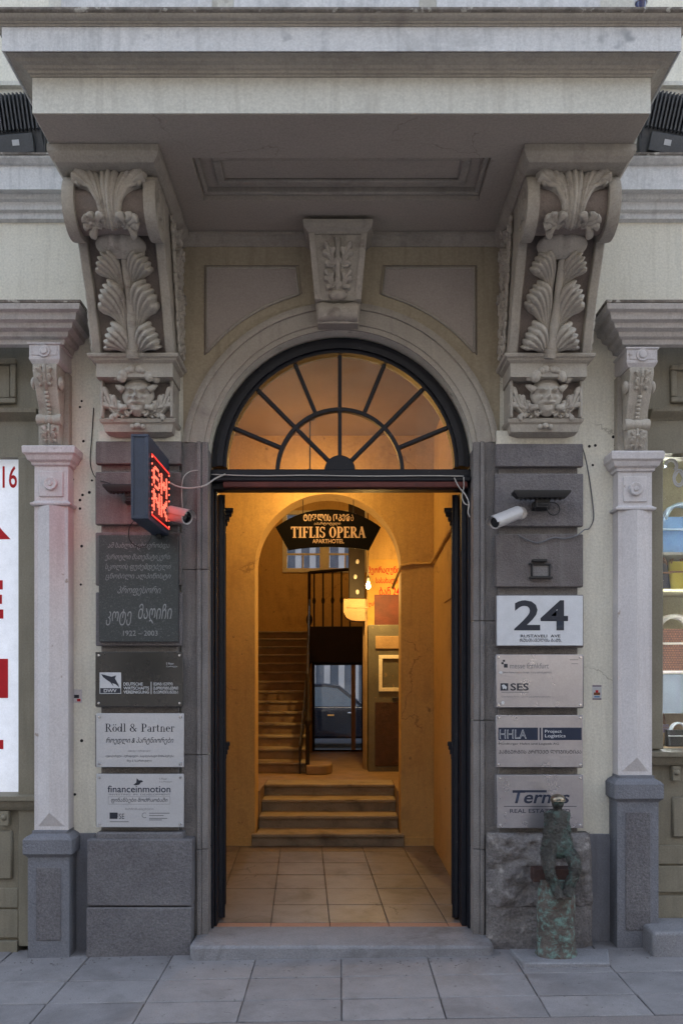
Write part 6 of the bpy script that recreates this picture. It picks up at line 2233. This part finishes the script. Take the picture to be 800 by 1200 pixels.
cable('thin dark wire running down the left plaster beside the pier', [(110, 478, -.006), (108, 510, -.006), (106, 540, -.006), (110, 556, -.02), (117, 563, -.08), (124, 565, -.12), (135, 569, -.16)], 0.0028, 'cable_b')
cable('white cable looping from the LED sign to the transom', [(200, 566, -.13), (208, 570, -.12), (222, 572, -.10), (240, 569, -.08), (252, 561, -.02), (264, 555.5, .03)], 0.005, 'cable_w')
cable('white wire stretched along the dark transom', [(248, 556, .03), (300, 557.5, .035), (360, 557, .035), (430, 558, .035), (500, 557.5, .035), (543, 558, .035)], 0.0035, 'cable_w')
cable('loose white wire hanging at the right end of the transom', [(532, 560, .03), (537, 570, .0), (545, 580, -.03), (549, 590, -.05), (548, 600, -.05), (550, 606, -.05)], 0.0035, 'cable_w')
cable('short white wire loop over the right door frame', [(543, 559, .03), (543, 572, .02), (541, 582, .0), (544, 590, -.03), (549, 592, -.05)], 0.0032, 'cable_w')
cable('pale wire curving on the left jamb above the camera', [(214, 595, -.093), (213, 575, -.095), (215, 560, -.095), (222, 553, -.05), (232, 551, -.05)], 0.0032, 'cable_w')
cable('thin grey wire down the right plaster to the stone pier', [(681, 522, -.095), (685, 535, -.006), (690, 560, -.006), (694, 590, -.006), (695, 608, -.006), (690, 619, -.012), (684, 621, -.05), (676, 627, -.10), (662, 631, -.10), (648, 630, -.10), (630, 636, -.10), (612, 630, -.10), (606, 626, -.10)], 0.0035, 'inkgrey')
cable('dark wire loop hanging below the LED sign', [(160, 607, -.40), (152, 618, -.3), (152, 632, -.2), (160, 640, -.15), (170, 640, -.14), (177, 630, -.14), (178, 618, -.16)], 0.0028, 'cable_b')

# floodlights on the string course
M['flood'] = surf('grey_cast_metal', (0.10, 0.105, 0.115), (0.07, 0.075, 0.082), 6, 0.5, 0.1, 60, metallic=0.3)


def floodlight(label, cx, tilt):
    cy, cz = -0.10, 4.78
    t = thing('floodlight', label, 'floodlight', (cx, cy, 4.606), 'ribbed floodlights on the string course')
    mt = Matrix.Translation((cx, cy, cz)) @ Matrix.Rotation(R(14), 4, 'X') @ Matrix.Rotation(R(tilt), 4, 'Y')

    def pb(name, mat, boxes, bev=0.004):
        m_ = MB()
        for b_ in boxes:
            k = len(m_.v)
            m_.box(*b_)
            for i in range(k, len(m_.v)):
                m_.v[i] = tuple(mt @ Vector(m_.v[i]))
        part(name, m_, mat, t, bevel=bev)
    pb('housing', 'flood', [(-0.15, 0.15, -0.02, 0.05, -0.16, 0.16)])
    for i in range(13):
        x = -0.135 + 0.27 * i / 12
        pb('cooling_fin', 'flood', [(x - 0.004, x + 0.004, -0.055, -0.0205, -0.03, 0.155)], 0.0)
    pb('driver_box', 'flood', [(-0.10, 0.10, -0.05, -0.0205, -0.15, -0.05)])
    pb('label_patch', 'inkwhite', [(-0.02, 0.02, -0.0515, -0.0505, -0.11, -0.08)], 0)
    m_ = MB()
    for s in (-1, 1):
        m_.box(cx + s * 0.165, cx + s * 0.172, cy - 0.02, cy + 0.02, 4.606, cz + 0.03)
    m_.box(cx - 0.172, cx + 0.172, cy - 0.02, cy + 0.02, 4.600, 4.612)
    part('yoke', m_, 'iron', t)


floodlight('grey ribbed floodlight on the ledge left of the balcony', -1.865, -4)
floodlight('grey ribbed floodlight on the ledge right of the balcony', 1.875, 9)

# small lamp on the balcony edge
bp = thing('balcony_lamp', 'small blue and white fitting standing on the balcony edge', 'lamp', (1.335, -1.15, 4.59))
m = MB(); m.lathe([(0.026, 0), (0.026, 0.008), (0.018, 0.015), (0.022, 0.03), (0.027, 0.06), (0.027, 0.16), (0.01, 0.18)], (1.335, -1.19, 4.590), 'z', 16)
M['cobalt'] = flat('cobalt_glaze', (0.02, 0.03, 0.12), 0.15, 0, 0.6)
part('body', m, 'cobalt', bp, smooth=40)
m = MB(); m.lathe([(0.0275, 0.045), (0.0285, 0.048), (0.0285, 0.056), (0.0275, 0.06)], (1.335, -1.19, 4.590), 'z', 16)
part('white_band', m, 'inkwhite', bp, smooth=40)

# ------------------------------------------------------------------ bronze figure
SX, SYD = 0.0, 0.0
SD = -0.30
sxc = wx(652.5, SD)
ztop_base = wz(1117, SD)
base = MB()
xb0, xb1 = wx(600, SD), wx(712, -0.42)
gl = gz(1.2)
base.add([(wx(597, -.22), -0.20, gl - .02), (wx(613, -.44), -0.455, gl - .02), (wx(713, -.44), -0.455, gl - .02), (wx(712, -.2), -0.20, gl - .02),
          (wx(597, -.22), -0.20, gl + .022), (wx(613, -.44), -0.455, gl + .026), (wx(713, -.44), -0.455, gl + .026), (wx(712, -.2), -0.20, gl + .022)],
         [(0, 3, 2, 1), (4, 5, 6, 7), (0, 1, 5, 4), (1, 2, 6, 5), (2, 3, 7, 6), (3, 0, 4, 7)])
tag(part('stone_base', base, 'doorstep', None, bevel=0.008), 'flat grey stone slab under the bronze figure', 'slab')
zb = gl + 0.025
statue = thing('statue', 'small armless bronze figure in a cap seated on a verdigris column', 'statue', (sxc, SD, zb))
# column
m = MB()
ZC1 = wz(1030, SD)


def colfn(u, v):
    an = 2 * PI * u
    z = zb + (ZC1 - zb) * v
    r = 0.104 - 0.004 * v + 0.012 * max(0, 0.12 - v) * 8
    n_ = noise.fractal(Vector((math.cos(an) * 1.6, math.sin(an) * 1.6, z * 7)), 0.9, 2.0, 4) * 0.012
    return (sxc - 0.005 + (r + n_) * math.cos(an), SD + (r + n_) * 0.85 * math.sin(an), z)


m.grid(colfn, 36, 30)
m.add([colfn(i / 36, 1) for i in range(36)], [tuple(range(36))])
part('column', m, 'verdigris', statue, smooth=True)
# seat plate
m = MB(); m.box(wx(624, SD), wx(676.5, SD), SD - 0.02, SD + 0.07, wz(1033, SD), wz(1017.5, SD))
part('seat_plate', m, 'rust', statue, bevel=0.004)


def lim(pts, seg=16, squash=None):
    """closed loft through rings (centre, rx, ry)"""
    m_ = MB()
    k = len(pts)
    for (c, rx, ry) in pts:
        for i in range(seg):
            an = 2 * PI * i / seg
            m_.v.append((c[0] + rx * math.cos(an), c[1] + ry * math.sin(an), c[2]))
    for q_ in range(k - 1):
        for i in range(seg):
            m_.f.append((q_ * seg + i, q_ * seg + (i + 1) % seg, (q_ + 1) * seg + (i + 1) % seg, (q_ + 1) * seg + i))
    m_.f.append(tuple(range(seg - 1, -1, -1)))
    m_.f.append(tuple((k - 1) * seg + i for i in range(seg)))
    return m_


S = lambda y: wz(y, SD)
body = MB()
SLIM = 0.9
t_ = lim([(c_, rx * SLIM, ry) for (c_, rx, ry) in [((sxc, SD + 0.005, S(1004)), 0.06, 0.055), ((sxc, SD, S(997)), 0.088, 0.07), ((sxc, SD, S(990)), 0.097, 0.07), ((sxc, SD, S(983)), 0.091, 0.064), ((sxc, SD, S(976)), 0.085, 0.058), ((sxc, SD, S(968)), 0.079, 0.056), ((sxc, SD + .003, S(961)), 0.075, 0.054),
          ((sxc, SD + .005, S(955)), 0.080, 0.05), ((sxc, SD + .005, S(952)), 0.078, 0.044), ((sxc, SD + .004, S(950)), 0.046, 0.036), ((sxc, SD, S(948.5)), 0.026, 0.028), ((sxc, SD - .004, S(946)), 0.026, 0.028), ((sxc, SD - .01, S(943)), 0.033, 0.038), ((sxc, SD - .012, S(939)), 0.037, 0.043), ((sxc, SD - .01, S(935)), 0.036, 0.042), ((sxc, SD - .006, S(932)), 0.022, 0.026)]], 18)
body.add(t_.v, t_.f)
for s in (-1, 1):
    leg = [((sxc + s * 0.050, SD + 0.0, S(993)), 0.042, 0.05), ((sxc + s * 0.062, SD - 0.045, S(998)), 0.043, 0.05), ((sxc + s * 0.066, SD - 0.08, S(1004)), 0.039, 0.046), ((sxc + s * 0.071, SD - 0.10, S(1011)), 0.035, 0.04), ((sxc + s * 0.066, SD - 0.105, S(1019)), 0.030, 0.035), ((sxc + s * 0.050, SD - 0.10, S(1027)), 0.032, 0.034), ((sxc + s * 0.038, SD - 0.10, S(1034)), 0.029, 0.032), ((sxc + s * 0.028, SD - 0.115, S(1039)), 0.028, 0.045), ((sxc + s * 0.026, SD - 0.12, S(1043)), 0.025, 0.05)]
    l_ = lim(leg, 14)
    body.add(l_.v, l_.f)
bo = part('figure', body, 'bronze', statue, smooth=True)
rm = bo.modifiers.new('join', 'REMESH')
rm.mode = 'VOXEL'
rm.voxel_size = 0.0048
rm.use_smooth_shade = True
tex = bpy.data.textures.new('hammered', 'CLOUDS')
tex.noise_scale = 0.016
tex.noise_depth = 2
dm = bo.modifiers.new('hammered', 'DISPLACE')
dm.texture = tex
dm.strength = 0.015
dm.mid_level = 0.5
dm.texture_coords = 'LOCAL'
# cap
m = MB()
m.ball((sxc, SD - 0.008, S(936.5)), 0.0405, 1.0, 1.12, 0.78, 18, 12)
m.lathe([(0.026, -0.003), (0.040, -0.003), (0.0405, 0.001), (0.026, 0.004)], (sxc, SD - 0.022, S(937.2)), 'z', 18)
part('cap', m, 'bronze_cap', statue, smooth=True)
m = MB(); m.box(sxc - 0.045, sxc + 0.045, SD - 0.155, SD - 0.06, S(1047), S(1041))
part('foot_rest', m, 'verdigris', statue, bevel=0.012)

# grit blown against the foot of the wall
rs = random.Random(21)
m = MB()
for k in range(170):
    x = rs.uniform(-2.1, 2.1)
    y = -abs(rs.gauss(0.0, 0.10)) - (0.27 if abs(x) < 0.87 else 0.16)
    r0 = rs.uniform(0.0025, 0.006)
    m.ball((x, y, gz(x) + 0.001), r0, rs.uniform(0.8, 1.8), rs.uniform(0.8, 1.6), 0.5, 5, 3)
o = part('grit', m, 'joint', None, kind='stuff')
tag(o, 'scattered grit along the foot of the wall', 'grit')
